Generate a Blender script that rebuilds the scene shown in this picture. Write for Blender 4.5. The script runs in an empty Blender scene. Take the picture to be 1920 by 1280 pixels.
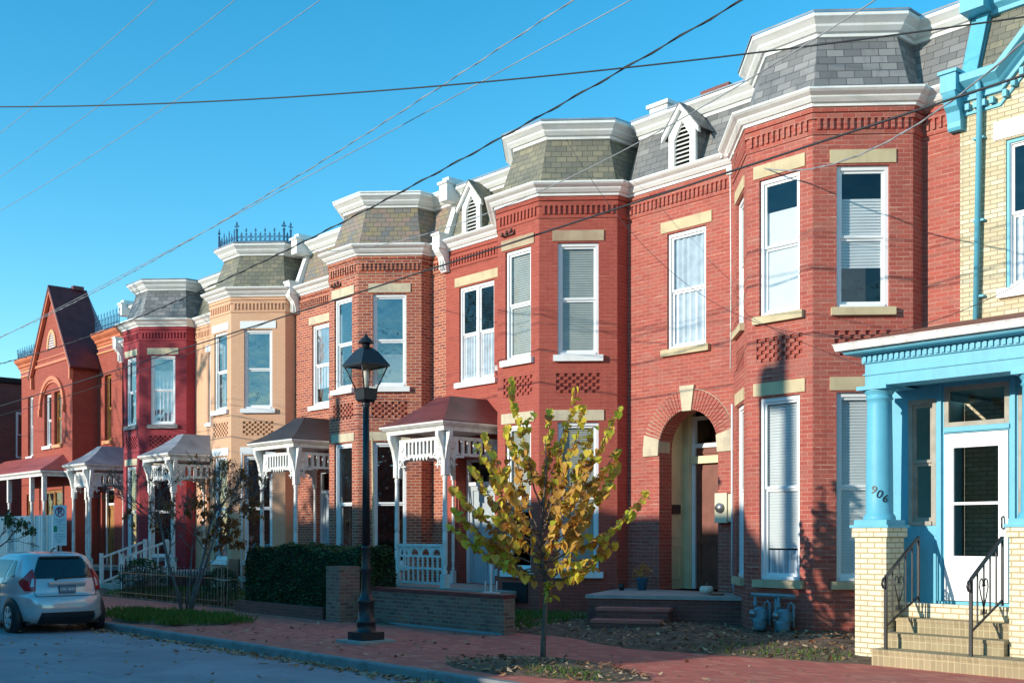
import bpy, math, random
from mathutils import Vector, Matrix
random.seed(7)
R = math.radians
S = bpy.context.scene
col = S.collection

# ------------------------------------------------------------------ camera, sky, sun, exposure
cam_d = bpy.data.cameras.new('camera'); cam = bpy.data.objects.new('camera', cam_d); col.objects.link(cam)
cam.location = (0, -16.0, 1.65)
cam.rotation_euler = (R(90), 0, R(48))          # looks toward -X and +Y, level
cam_d.sensor_width = 36; cam_d.lens = 2099.06 / 1920 * 36
cam_d.shift_y = 0.1885; cam_d.clip_end = 3000; cam_d.clip_start = .1
S.camera = cam
SUN_EL, SUN_AZ = 14.0, 15.0                      # azimuth off the street normal, towards -X
sd = Vector((-math.sin(R(SUN_AZ)) * math.cos(R(SUN_EL)), -math.cos(R(SUN_AZ)) * math.cos(R(SUN_EL)), math.sin(R(SUN_EL))))
W = bpy.data.worlds.new('World'); S.world = W; W.use_nodes = True
nt = W.node_tree; bg = nt.nodes['Background']
sky = nt.nodes.new('ShaderNodeTexSky'); sky.sky_type = 'NISHITA'; sky.sun_disc = False
sky.sun_elevation = R(SUN_EL); sky.sun_rotation = R(180 + SUN_AZ)
sky.air_density = 1.0; sky.dust_density = 0.0; sky.ozone_density = 2.6; sky.altitude = 0
hs = nt.nodes.new('ShaderNodeHueSaturation'); hs.inputs['Hue'].default_value = .482; hs.inputs['Saturation'].default_value = 1.35
nt.links.new(sky.outputs[0], hs.inputs['Color']); nt.links.new(hs.outputs[0], bg.inputs['Color'])
bg.inputs['Strength'].default_value = 0.126
sl = bpy.data.lights.new('sun', 'SUN'); sl.energy = 2.3; sl.angle = R(.5); sl.color = (1.0, .93, .80)
so = bpy.data.objects.new('sun', sl); col.objects.link(so)
so.rotation_euler = sd.to_track_quat('Z', 'Y').to_euler(); so.location = (0, -30, 30)
S.view_settings.view_transform = 'Standard'; S.view_settings.look = 'None'
S.view_settings.exposure = 1.19; S.view_settings.gamma = 1
S.render.engine = 'CYCLES'

# ------------------------------------------------------------------ materials
def mat(name, c, rough=.7, metal=0, var=.12, scale=3.0, bump=.0, spec=.4, c2=None, fine=40, grime=None, cracks=False):
    m = bpy.data.materials.new(name); m.use_nodes = True; n = m.node_tree; b = n.nodes['Principled BSDF']
    b.inputs['Roughness'].default_value = rough; b.inputs['Metallic'].default_value = metal
    b.inputs['Specular IOR Level'].default_value = spec
    tc = n.nodes.new('ShaderNodeTexCoord'); no = n.nodes.new('ShaderNodeTexNoise'); no.inputs['Scale'].default_value = scale
    no.inputs['Detail'].default_value = 8; n.links.new(tc.outputs['Object'], no.inputs['Vector'])
    mx = n.nodes.new('ShaderNodeMix'); mx.data_type = 'RGBA'
    if c2 is None: c2 = [max(0, x * (1 - 2 * var)) for x in c[:3]]
    mx.inputs[6].default_value = (*c2[:3], 1); mx.inputs[7].default_value = (*c[:3], 1)
    rp = n.nodes.new('ShaderNodeMapRange'); rp.inputs[1].default_value = .3; rp.inputs[2].default_value = .6
    n.links.new(no.outputs[0], rp.inputs[0]); n.links.new(rp.outputs[0], mx.inputs[0])
    cur = mx.outputs[2]
    def over(fac, colr, cur):
        m2 = n.nodes.new('ShaderNodeMix'); m2.data_type = 'RGBA'; m2.inputs[7].default_value = (*colr, 1); n.links.new(fac, m2.inputs[0]); n.links.new(cur, m2.inputs[6]); return m2.outputs[2]
    def nmask(sc3, s_, lo, hi, amt, det=8):
        mp_ = n.nodes.new('ShaderNodeMapping'); mp_.inputs['Scale'].default_value = sc3; n.links.new(tc.outputs['Object'], mp_.inputs[0])
        q = n.nodes.new('ShaderNodeTexNoise'); q.inputs['Scale'].default_value = s_; q.inputs['Detail'].default_value = det; q.inputs['Roughness'].default_value = .7; n.links.new(mp_.outputs[0], q.inputs['Vector'])
        r = n.nodes.new('ShaderNodeMapRange'); r.inputs[1].default_value = lo; r.inputs[2].default_value = hi; r.inputs[4].default_value = amt; n.links.new(q.outputs[0], r.inputs[0]); return r.outputs[0]
    if grime:
        cur = over(nmask((1, 1, .16), 9, .52, .72, grime[0]), grime[1], cur)       # rain streaks
        cur = over(nmask((1, 1, 1), 26, .60, .68, grime[0] * 1.2), grime[1], cur)  # chips and spots
    if cracks:
        cur = over(nmask((1, 1, 1), .35, .50, .54, .35, 3), [x * .72 for x in c], cur)     # old repair patches
        cur = over(nmask((1, 1, 1), 1.6, .62, .70, .6), [x * .5 for x in c], cur)         # stains
        cur = over(nmask((.25, 3, 1), 1.2, .58, .66, .4), [min(1, x * 1.35) for x in c], cur)
        vo = n.nodes.new('ShaderNodeTexVoronoi'); vo.feature = 'DISTANCE_TO_EDGE'; vo.inputs['Scale'].default_value = .55
        wv = n.nodes.new('ShaderNodeVectorMath'); wv.operation = 'MULTIPLY_ADD'; wv.inputs[1].default_value = (.5, .5, .5); n.links.new(no.outputs['Color'], wv.inputs[0]); n.links.new(tc.outputs['Object'], wv.inputs[2]); n.links.new(wv.outputs[0], vo.inputs['Vector'])
        lt_ = n.nodes.new('ShaderNodeMath'); lt_.operation = 'LESS_THAN'; lt_.inputs[1].default_value = .006; n.links.new(vo.outputs['Distance'], lt_.inputs[0]); cur = over(nmask((1, 1, 1), .6, .5, .56, .0), c, cur); cur = over(lt_.outputs[0], [x * .72 for x in c], cur)
    n.links.new(cur, b.inputs['Base Color'])
    if bump:
        n2 = n.nodes.new('ShaderNodeTexNoise'); n2.inputs['Scale'].default_value = fine; n2.inputs['Detail'].default_value = 6
        n.links.new(tc.outputs['Object'], n2.inputs['Vector'])
        bp = n.nodes.new('ShaderNodeBump'); bp.inputs['Strength'].default_value = bump; bp.inputs['Distance'].default_value = .02
        n.links.new(n2.outputs[0], bp.inputs['Height']); n.links.new(bp.outputs[0], b.inputs['Normal'])
    return m

def brick(name, c1, c2, mortar, w=.205, h=.0677, ms=.008, mstreak=None, dirt=.35, dirtcol=None, bump=.5, rough=.8, offset=.5, third=None, dscale=.8, soot=.42):
    """brick / slate / paver pattern laid out in metres on the UV map"""
    m = bpy.data.materials.new(name); m.use_nodes = True; n = m.node_tree; L = n.links; b = n.nodes['Principled BSDF']
    b.inputs['Roughness'].default_value = rough; b.inputs['Specular IOR Level'].default_value = .35
    tc = n.nodes.new('ShaderNodeTexCoord')
    wn = n.nodes.new('ShaderNodeTexNoise'); wn.inputs['Scale'].default_value = 2.5
    L.new(tc.outputs['UV'], wn.inputs['Vector'])
    va = n.nodes.new('ShaderNodeVectorMath'); va.operation = 'MULTIPLY_ADD'
    va.inputs[1].default_value = (.012, .012, 0)
    L.new(wn.outputs['Color'], va.inputs[0]); L.new(tc.outputs['UV'], va.inputs[2])
    bt = n.nodes.new('ShaderNodeTexBrick'); bt.offset = offset
    bt.inputs['Scale'].default_value = 1; bt.inputs['Brick Width'].default_value = w; bt.inputs['Row Height'].default_value = h
    bt.inputs['Mortar Size'].default_value = ms; bt.inputs['Mortar Smooth'].default_value = .3
    bt.inputs['Color1'].default_value = (*c1, 1); bt.inputs['Color2'].default_value = (*c2, 1); bt.inputs['Mortar'].default_value = (*mortar, 1)
    L.new(va.outputs[0], bt.inputs['Vector'])
    cur = bt.outputs['Color']
    if third:      # some units of a third colour
        b2 = n.nodes.new('ShaderNodeTexBrick'); b2.offset = offset
        for k in ('Scale', 'Brick Width', 'Row Height', 'Mortar Size'): b2.inputs[k].default_value = bt.inputs[k].default_value
        b2.inputs['Color1'].default_value = (0, 0, 0, 1); b2.inputs['Color2'].default_value = (1, 1, 1, 1); b2.inputs['Mortar'].default_value = (0, 0, 0, 1)
        b2.inputs['Bias'].default_value = 0
        mv = n.nodes.new('ShaderNodeVectorMath'); mv.operation = 'ADD'; mv.inputs[1].default_value = (w * 14, h * 22, 0)
        L.new(va.outputs[0], mv.inputs[0]); L.new(mv.outputs[0], b2.inputs['Vector'])
        r0 = n.nodes.new('ShaderNodeMapRange'); r0.inputs[1].default_value = .62; r0.inputs[2].default_value = .9
        L.new(b2.outputs['Color'], r0.inputs[0])
        m0 = n.nodes.new('ShaderNodeMix'); m0.data_type = 'RGBA'; m0.inputs[7].default_value = (*third, 1)
        L.new(r0.outputs[0], m0.inputs[0]); L.new(cur, m0.inputs[6]); cur = m0.outputs[2]
    if mstreak:    # worn mortar showing through paint in patches
        ns = n.nodes.new('ShaderNodeTexNoise'); ns.inputs['Scale'].default_value = 1.3; ns.inputs['Detail'].default_value = 5; ns.inputs['Roughness'].default_value = .75
        sc = n.nodes.new('ShaderNodeMapping'); sc.inputs['Scale'].default_value = (1.6, 9, 1); L.new(tc.outputs['UV'], sc.inputs[0]); L.new(sc.outputs[0], ns.inputs['Vector'])
        r1 = n.nodes.new('ShaderNodeMapRange'); r1.inputs[1].default_value = .53; r1.inputs[2].default_value = .62; r1.inputs[4].default_value = .8
        L.new(ns.outputs[0], r1.inputs[0])
        sx = n.nodes.new('ShaderNodeSeparateXYZ'); L.new(va.outputs[0], sx.inputs[0])
        dv = n.nodes.new('ShaderNodeMath'); dv.operation = 'DIVIDE'; dv.inputs[1].default_value = h; L.new(sx.outputs[1], dv.inputs[0])
        pg_ = n.nodes.new('ShaderNodeMath'); pg_.operation = 'PINGPONG'; pg_.inputs[1].default_value = .5; L.new(dv.outputs[0], pg_.inputs[0])
        lt = n.nodes.new('ShaderNodeMath'); lt.operation = 'LESS_THAN'; lt.inputs[1].default_value = ms / h; L.new(pg_.outputs[0], lt.inputs[0])
        mm = n.nodes.new('ShaderNodeMath'); mm.operation = 'MULTIPLY'; L.new(r1.outputs[0], mm.inputs[0]); L.new(lt.outputs[0], mm.inputs[1])
        mx = n.nodes.new('ShaderNodeMix'); mx.data_type = 'RGBA'; mx.inputs[7].default_value = (*mstreak, 1)
        L.new(mm.outputs[0], mx.inputs[0]); L.new(cur, mx.inputs[6]); cur = mx.outputs[2]
    nd = n.nodes.new('ShaderNodeTexNoise'); nd.inputs['Scale'].default_value = dscale; nd.inputs['Detail'].default_value = 9; nd.inputs['Roughness'].default_value = .65
    L.new(tc.outputs['Object'], nd.inputs['Vector'])
    r2 = n.nodes.new('ShaderNodeMapRange'); r2.inputs[1].default_value = .46; r2.inputs[2].default_value = .72; r2.inputs[4].default_value = dirt
    L.new(nd.outputs[0], r2.inputs[0])
    md = n.nodes.new('ShaderNodeMix'); md.data_type = 'RGBA'
    dc = dirtcol or [x * .45 for x in c1]
    md.inputs[7].default_value = (*dc, 1); L.new(r2.outputs[0], md.inputs[0]); L.new(cur, md.inputs[6])
    L.new(md.outputs[2], b.inputs['Base Color'])
    for (sc3, s0_, lo_, hi_, am_, kk) in (((1, 1, .12), 5, .54, .74, soot, .45), ((1, 1, 1), 2.6, .60, .75, soot * 1.1, .55), ((1, 1, 1), 4.5, .62, .72, soot * .7, 1.5)):
        mp3 = n.nodes.new('ShaderNodeMapping'); mp3.inputs['Scale'].default_value = sc3; mp3.inputs['Location'].default_value = (s0_, kk * 7, 3); L.new(tc.outputs['Object'], mp3.inputs[0])
        q3 = n.nodes.new('ShaderNodeTexNoise'); q3.inputs['Scale'].default_value = s0_; q3.inputs['Detail'].default_value = 8; q3.inputs['Roughness'].default_value = .72; L.new(mp3.outputs[0], q3.inputs['Vector'])
        r3 = n.nodes.new('ShaderNodeMapRange'); r3.inputs[1].default_value = lo_; r3.inputs[2].default_value = hi_; r3.inputs[4].default_value = am_; L.new(q3.outputs[0], r3.inputs[0])
        m3 = n.nodes.new('ShaderNodeMix'); m3.data_type = 'RGBA'; m3.inputs[7].default_value = (*[min(.9, x * kk) for x in c1], 1); L.new(r3.outputs[0], m3.inputs[0]); L.new(b.inputs['Base Color'].links[0].from_socket, m3.inputs[6]); L.new(m3.outputs[2], b.inputs['Base Color'])
    nf = n.nodes.new('ShaderNodeTexNoise'); nf.inputs['Scale'].default_value = 60; nf.inputs['Detail'].default_value = 4; L.new(tc.outputs['Object'], nf.inputs['Vector'])
    ad = n.nodes.new('ShaderNodeMath'); ad.operation = 'MULTIPLY_ADD'; ad.inputs[1].default_value = .35
    iv = n.nodes.new('ShaderNodeMath'); iv.operation = 'SUBTRACT'; iv.inputs[0].default_value = 1; L.new(bt.outputs['Fac'], iv.inputs[1])
    L.new(nf.outputs[0], ad.inputs[0]); L.new(iv.outputs[0], ad.inputs[2])
    bp = n.nodes.new('ShaderNodeBump'); bp.inputs['Strength'].default_value = bump; bp.inputs['Distance'].default_value = .012
    L.new(ad.outputs[0], bp.inputs['Height']); L.new(bp.outputs[0], b.inputs['Normal'])
    return m

def glass_mat(name, tint=(.82, .85, .86), ior=2.1, gl=(.95, .97, 1), wav=.13):
    m = bpy.data.materials.new(name); m.use_nodes = True; n = m.node_tree; L = n.links
    n.nodes.remove(n.nodes['Principled BSDF']); out = n.nodes['Material Output']
    t = n.nodes.new('ShaderNodeBsdfTransparent'); t.inputs[0].default_value = (*tint, 1)
    g = n.nodes.new('ShaderNodeBsdfGlossy'); g.inputs['Roughness'].default_value = .02; g.inputs[0].default_value = (*gl, 1)
    f = n.nodes.new('ShaderNodeFresnel'); gg = n.nodes.new('ShaderNodeNewGeometry'); mi_ = n.nodes.new('ShaderNodeMix')
    mi_.inputs[2].default_value = ior; mi_.inputs[3].default_value = 1 / ior      # same reflection from either side of the pane
    L.new(gg.outputs['Backfacing'], mi_.inputs[0]); L.new(mi_.outputs[0], f.inputs[0])
    tc = n.nodes.new('ShaderNodeTexCoord'); no = n.nodes.new('ShaderNodeTexNoise'); no.inputs['Scale'].default_value = 2.2
    L.new(tc.outputs['Object'], no.inputs['Vector']); bp = n.nodes.new('ShaderNodeBump'); bp.inputs['Strength'].default_value = wav; bp.inputs['Distance'].default_value = .1
    L.new(no.outputs[0], bp.inputs['Height']); L.new(bp.outputs[0], g.inputs['Normal'])
    mx = n.nodes.new('ShaderNodeMixShader'); L.new(f.outputs[0], mx.inputs[0]); L.new(t.outputs[0], mx.inputs[1]); L.new(g.outputs[0], mx.inputs[2])
    L.new(mx.outputs[0], out.inputs[0])
    return m

def leafmat(name, c1, c2, trans=.35, c3=None):
    m = bpy.data.materials.new(name); m.use_nodes = True; n = m.node_tree; L = n.links
    b = n.nodes['Principled BSDF']; b.inputs['Roughness'].default_value = .55; b.inputs['Specular IOR Level'].default_value = .25
    gi = n.nodes.new('ShaderNodeNewGeometry'); cr = n.nodes.new('ShaderNodeValToRGB')
    L.new(gi.outputs['Random Per Island'], cr.inputs[0])
    cr.color_ramp.elements[0].color = (*c1, 1); cr.color_ramp.elements[1].color = (*c2, 1)
    if c3: e = cr.color_ramp.elements.new(.55); e.color = (*c3, 1)
    L.new(cr.outputs[0], b.inputs['Base Color'])
    tr = n.nodes.new('ShaderNodeBsdfTranslucent'); L.new(cr.outputs[0], tr.inputs[0])
    mx = n.nodes.new('ShaderNodeMixShader'); mx.inputs[0].default_value = trans
    L.new(b.outputs[0], mx.inputs[1]); L.new(tr.outputs[0], mx.inputs[2]); L.new(mx.outputs[0], n.nodes['Material Output'].inputs[0])
    return m

M_ = {}
M_['red_a'] = brick('painted red brick', (.44, .100, .068), (.34, .072, .052), (.47, .18, .14), mstreak=(.62, .36, .27), dirt=.4, dirtcol=(.27, .085, .065), ms=.008, third=(.38, .12, .085))
M_['red_c'] = brick('painted red brick smooth', (.40, .082, .054), (.345, .066, .045), (.40, .12, .085), mstreak=(.50, .22, .16), dirt=.3, dirtcol=(.33, .06, .05), ms=.006)
M_['red_d'] = brick('bare orange red brick', (.46, .125, .06), (.36, .08, .042), (.56, .36, .27), ms=.0085, dirt=.3, dirtcol=(.22, .05, .04), third=(.27, .06, .04))
M_['tan'] = brick('tan painted brick', (.72, .42, .265), (.69, .395, .245), (.60, .34, .20), ms=.005, dirt=.3, dirtcol=(.62, .34, .17), bump=.3, soot=.15)
M_['crimson'] = brick('crimson painted brick', (.37, .045, .055), (.31, .036, .046), (.24, .025, .035), ms=.006, dirt=.4, dirtcol=(.2, .02, .035), bump=.4)
M_['orange'] = brick('orange red brick', (.40, .088, .055), (.34, .07, .045), (.27, .06, .045), ms=.006, dirt=.35, dirtcol=(.25, .06, .045), bump=.4)
M_['yellow'] = brick('pale yellow brick', (.66, .56, .37), (.57, .46, .29), (.36, .28, .18), ms=.008, dirt=.35, dirtcol=(.5, .37, .2), third=(.72, .64, .46))
M_['cream'] = brick('cream glazed brick', (.80, .73, .55), (.75, .66, .46), (.47, .36, .19), ms=.010, dirt=.25, dirtcol=(.6, .5, .33), soot=.25)
M_['step'] = brick('buff step brick', (.40, .31, .18), (.31, .24, .14), (.50, .41, .24), w=.075, h=.17, ms=.008, dirt=.45, dirtcol=(.25, .2, .12), offset=0)
M_['darkbrick'] = brick('dark old brick', (.27, .075, .06), (.18, .055, .045), (.20, .11, .09), ms=.009, dirt=.5, dirtcol=(.06, .05, .05))
M_['wallbrick'] = brick('weathered mixed brick', (.30, .13, .09), (.15, .085, .065), (.27, .22, .18), ms=.010, dirt=.55, dirtcol=(.15, .12, .10), third=(.27, .17, .12), dscale=2)
M_['slate'] = brick('grey slate', (.19, .187, .185), (.145, .143, .143), (.065, .065, .065), w=.26, h=.13, ms=.006, dirt=.4, dirtcol=(.26, .25, .24), rough=.5, third=(.27, .26, .25), soot=.6)
M_['slate_light'] = brick('grey asphalt slate', (.30, .29, .275), (.265, .255, .24), (.10, .10, .10), w=.36, h=.17, ms=.006, dirt=.2, dirtcol=(.34, .33, .31), rough=.7)
M_['slate_olive'] = brick('olive slate', (.215, .195, .14), (.165, .155, .12), (.08, .075, .055), w=.2, h=.12, ms=.006, dirt=.35, dirtcol=(.15, .14, .11), third=(.27, .235, .155), rough=.55)
M_['slate_mix'] = brick('multicoloured slate', (.30, .235, .13), (.18, .17, .17), (.08, .075, .06), w=.19, h=.12, ms=.006, dirt=.35, dirtcol=(.2, .18, .15), third=(.31, .21, .165), rough=.55)
M_['redmetal'] = mat('red painted tin roof', (.42, .10, .085), .5, var=.12, scale=2, bump=.1)
M_['maroon'] = mat('maroon tin roof', (.16, .035, .035), .45, var=.18, scale=3, bump=.1)
M_['blackroof'] = mat('black tin roof', (.028, .032, .04), .45, var=.2, scale=3, bump=.08)
M_['greyroof'] = mat('grey tin roof', (.26, .29, .33), .4, var=.15, scale=3, bump=.05)
M_['white'] = mat('white paint', (.84, .83, .80), .5, var=.06, scale=2.2, bump=.06, c2=(.78, .76, .71), grime=(.26, (.52, .48, .42)))
M_['cleanwhite'] = mat('clean white paint', (.83, .83, .82), .4, var=.03, scale=2)
M_['oldwhite'] = mat('peeling white paint', (.80, .79, .76), .6, var=.05, scale=7, bump=.2, c2=(.66, .63, .58), grime=(.65, (.38, .33, .27)))
M_['stone'] = mat('pale sandstone', (.62, .53, .36), .85, var=.14, scale=3.5, bump=.25, c2=(.48, .40, .29), grime=(.5, (.30, .26, .20)))
M_['ochre'] = mat('cream painted stone', (.60, .48, .29), .8, var=.1, scale=3, bump=.15, grime=(.45, (.36, .28, .17)))
M_['brownstone'] = mat('weathered brown stone', (.38, .26, .17), .85, var=.2, scale=3, bump=.3, c2=(.50, .40, .26))
M_['greystone'] = mat('grey stone', (.33, .31, .29), .85, var=.2, scale=5, bump=.3)
M_['blue'] = mat('sky blue paint', (.125, .45, .585), .5, var=.05, scale=4, bump=.12, c2=(.11, .41, .545), grime=(.4, (.085, .27, .34)))
M_['mullion'] = mat('weathered grey wood', (.42, .38, .31), .7, var=.12, scale=6)
M_['wood'] = mat('varnished wood', (.42, .20, .06), .5, var=.2, scale=5)
M_['doorbrown'] = mat('dark brown door', (.10, .04, .03), .5, var=.15, scale=5)
M_['doorred'] = mat('red brown door', (.22, .07, .045), .5, var=.15, scale=5)
M_['cream_wood'] = mat('cream painted panelling', (.80, .68, .42), .6, var=.12, scale=2.5, c2=(.68, .56, .34))
M_['doorgrey'] = mat('pale grey door', (.42, .47, .50), .5, var=.08)
M_['black'] = mat('black iron paint', (.018, .02, .024), .38, var=.15, scale=9, bump=.05, spec=.5)
M_['crest'] = mat('blue iron cresting', (.03, .10, .20), .5, var=.1, scale=6)
M_['orangetrim'] = mat('orange painted cornice', (.66, .20, .10), .5, var=.1, scale=3)
M_['orangetrim2'] = mat('pale orange trim', (.80, .38, .18), .5, var=.08, scale=3)
M_['metalmeter'] = mat('beige meter box', (.66, .60, .42), .45, var=.05)
M_['steel'] = mat('grey steel', (.35, .36, .37), .35, metal=.7, var=.1)
M_['gasblue'] = mat('blue grey gas meter paint', (.20, .33, .38), .5, var=.12, scale=9)
M_['glass'] = glass_mat('window glass', ior=1.65)
M_['glass_blue'] = glass_mat('reflective window glass', (.6, .64, .66), ior=2.7)
M_['glass_clear'] = glass_mat('lantern glass', (.86, .84, .80), 1.45)
M_['blind'] = mat('white slatted blind', (.82, .82, .80), .7, var=.04)
M_['blind_beige'] = mat('beige blind', (.50, .48, .41), .7, var=.06)
M_['curtain'] = mat('pale curtain', (.66, .70, .74), .8, var=.12, scale=6)
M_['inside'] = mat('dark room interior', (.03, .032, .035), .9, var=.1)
M_['bark'] = mat('grey bark', (.16, .12, .095), .85, var=.2, scale=14, bump=.4)
M_['palebark'] = mat('pale grey bark', (.15, .135, .13), .85, var=.2, scale=12, bump=.35)
M_['asphalt'] = mat('asphalt road', (.33, .34, .37), .85, var=.14, scale=.9, bump=.5, fine=70, cracks=True)
M_['kerb'] = mat('granite kerb', (.27, .27, .265), .8, var=.16, scale=5, bump=.35)
M_['tread'] = brick('worn red brick treads', (.52, .17, .13), (.42, .13, .10), (.34, .17, .14), w=.2, h=.1, ms=.008)
M_['soil'] = mat('mulch and soil', (.17, .115, .075), .95, var=.3, scale=6, bump=.9, fine=26)
M_['concrete'] = mat('grey concrete', (.40, .385, .35), .85, var=.14, scale=3, bump=.25)
M_['earth'] = mat('bare ground', (.16, .15, .10), .95, var=.2, scale=.5, bump=.3)
M_['paver'] = brick('brick paving', (.64, .15, .105), (.50, .115, .085), (.34, .17, .14), w=.2, h=.1, ms=.007, dirt=.5, dirtcol=(.38, .16, .125), dscale=1.3, bump=.35, third=(.66, .22, .15))
M_['pot'] = mat('blue glazed pot', (.05, .13, .2), .3, var=.1)
M_['terra'] = mat('terracotta', (.42, .15, .07), .8, var=.1)
M_['rubber'] = mat('black rubber', (.02, .02, .022), .7, var=.1)
M_['carpaint'] = mat('silver car paint', (.55, .58, .60), .16, metal=.35, var=.02, scale=1, spec=.6)
M_['cardark'] = mat('dark car plastic', (.02, .022, .026), .5, var=.1)
M_['carglass'] = mat('tinted car glass', (.012, .02, .024), .04, var=.05, spec=.8)
M_['taillight'] = mat('red tail lamp lens', (.45, .012, .02), .12, var=.05, spec=.7)
M_['chrome'] = mat('alloy', (.55, .57, .58), .3, metal=.25, var=.05)
M_['plate'] = mat('number plate blue grey', (.16, .23, .28), .5, var=.03)
M_['ink'] = mat('dark ink', (.03, .05, .09), .6, var=.02)
M_['signred'] = mat('sign red', (.55, .04, .07), .5, var=.02)
M_['signgreen'] = mat('sign green', (.03, .28, .14), .5, var=.02)
M_['bulb'] = mat('lamp mantle', (.82, .80, .74), .4, var=.02)
M_['wire'] = mat('black cable', (.03, .03, .033), .6, var=.1)
M_['wiregrey'] = mat('grey aluminium cable', (.34, .34, .35), .5, var=.2, scale=2)
M_['olive'] = mat('pumpkin skin', (.72, .68, .55), .6, var=.1)
M_['bamboo'] = mat('pale bamboo pole', (.62, .47, .26), .6, var=.15, scale=4)
M_['leaf_yellow'] = leafmat('yellow green leaf', (.42, .46, .04), (.86, .56, .08), .38, (.74, .62, .07))
M_['leaf_brown'] = leafmat('tawny leaf', (.42, .17, .04), (.74, .44, .08), .35)
M_['leaf_dark'] = leafmat('dark green leaf', (.03, .075, .025), (.08, .15, .045), .15, (.045, .10, .032))
M_['leaf_autumn'] = leafmat('turning leaf', (.14, .08, .03), (.46, .19, .04), .3, (.30, .12, .03))
M_['grassblade'] = leafmat('grass blade', (.055, .13, .02), (.13, .2, .035), .25)
M_['litter'] = leafmat('fallen leaf', (.30, .16, .09), (.58, .42, .27), .1, (.40, .20, .10))

# ------------------------------------------------------------------ mesh builder
def frame(p0, p1, z=0):
    """local x along p0->p1, local y INTO the wall, z up"""
    d = Vector((p1[0] - p0[0], p1[1] - p0[1], 0)).normalized()
    inn = Vector((-d.y, d.x, 0))
    return Matrix(((d.x, inn.x, 0, p0[0]), (d.y, inn.y, 0, p0[1]), (0, 0, 1, z), (0, 0, 0, 1)))

class MB:
    def __init__(s): s.v = []; s.f = []; s.m = []; s.sm = []
    def add(s, vs, fs, M=None, mi=0, smooth=False):
        o = len(s.v)
        for p in vs:
            p = Vector(p); s.v.append(M @ p if M else p)
        for f in fs: s.f.append([o + i for i in f]); s.m.append(mi); s.sm.append(smooth)
        return s
    def box(s, x0, x1, y0, y1, z0, z1, M=None, mi=0):
        vs = [(x, y, z) for z in (z0, z1) for y in (y0, y1) for x in (x0, x1)]
        return s.add(vs, [(0, 2, 3, 1), (4, 5, 7, 6), (0, 1, 5, 4), (2, 6, 7, 3), (0, 4, 6, 2), (1, 3, 7, 5)], M, mi)
    def quad(s, a, b, c, d, M=None, mi=0): return s.add([a, b, c, d], [(0, 1, 2, 3)], M, mi)
    def tube(s, pts, rs, n=8, M=None, mi=0, caps=True, smooth=True):
        pts = [Vector(p) for p in pts]
        if not hasattr(rs, '__len__'): rs = [rs] * len(pts)
        vs = []; fs = []; prev = None
        for i, p in enumerate(pts):
            t = (pts[min(i + 1, len(pts) - 1)] - pts[max(i - 1, 0)])
            t = t.normalized() if t.length > 1e-9 else Vector((0, 0, 1))
            if prev is None: a = t.orthogonal().normalized()
            else:
                a = prev - t * prev.dot(t); a = a.normalized() if a.length > 1e-6 else t.orthogonal().normalized()
            prev = a; b = t.cross(a)
            for k in range(n):
                an = 2 * math.pi * k / n; vs.append(p + (a * math.cos(an) + b * math.sin(an)) * rs[i])
        for i in range(len(pts) - 1):
            for k in range(n): fs.append((i * n + k, i * n + (k + 1) % n, (i + 1) * n + (k + 1) % n, (i + 1) * n + k))
        s.add(vs, fs, M, mi, smooth)
        if caps:
            o = len(s.v) - len(vs)
            s.f.append([o + k for k in reversed(range(n))]); s.m.append(mi); s.sm.append(False)
            s.f.append([o + (len(pts) - 1) * n + k for k in range(n)]); s.m.append(mi); s.sm.append(False)
        return s
    def lathe(s, prof, n=16, M=None, mi=0, smooth=True, off=0):
        vs = []; fs = []
        for r, z in prof:
            for k in range(n):
                a = 2 * math.pi * (k + off) / n; vs.append((r * math.cos(a), r * math.sin(a), z))
        for i in range(len(prof) - 1):
            for k in range(n): fs.append((i * n + k, i * n + (k + 1) % n, (i + 1) * n + (k + 1) % n, (i + 1) * n + k))
        s.add(vs, fs, M, mi, smooth)
        o = len(s.v) - len(vs)
        for q in (0, len(prof) - 1):
            if prof[q][0] > 1e-4: s.f.append([o + q * n + k for k in range(n)]); s.m.append(mi); s.sm.append(False)
        return s
    def prism(s, poly, y0, y1, M=None, mi=0):
        """polygon in local x,z extruded along y"""
        n = len(poly); vs = [(x, y0, z) for x, z in poly] + [(x, y1, z) for x, z in poly]
        fs = [list(range(n)), list(range(2 * n - 1, n - 1, -1))] + [(i, i + n, (i + 1) % n + n, (i + 1) % n) for i in range(n)]
        return s.add(vs, fs, M, mi)
    def build(s, name, mats, parent=None, flat=False):
        me = bpy.data.meshes.new(name); me.from_pydata([tuple(v) for v in s.v], [], s.f)
        if not isinstance(mats, (list, tuple)): mats = [mats]
        for m in mats: me.materials.append(m)
        uv = me.uv_layers.new(name='UVMap')
        Z = Vector((0, 0, 1)); data = uv.data
        for p in me.polygons:
            p.material_index = s.m[p.index]; p.use_smooth = s.sm[p.index]
            n = p.normal
            if abs(n.z) > .93: t = Vector((1, 0, 0)); b = Vector((0, 1, 0))
            else:
                t = Z.cross(n).normalized(); b = n.cross(t)
            for li in p.loop_indices:
                co = me.vertices[me.loops[li].vertex_index].co
                data[li].uv = (co.dot(t), co.dot(b))
        o = bpy.data.objects.new(name, me); col.objects.link(o)
        if parent: o.parent = parent
        return o

def tag(o, label=None, cat=None, group=None, kind=None):
    if label: o['label'] = label
    if cat: o['category'] = cat
    if group: o['group'] = group
    if kind: o['kind'] = kind
    return o
def empty(name, loc, label, cat, group=None, rz=0):
    o = bpy.data.objects.new(name, None); col.objects.link(o); o.location = loc; o.rotation_euler.z = rz
    o.empty_display_size = .1
    return tag(o, label, cat, group)

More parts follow.
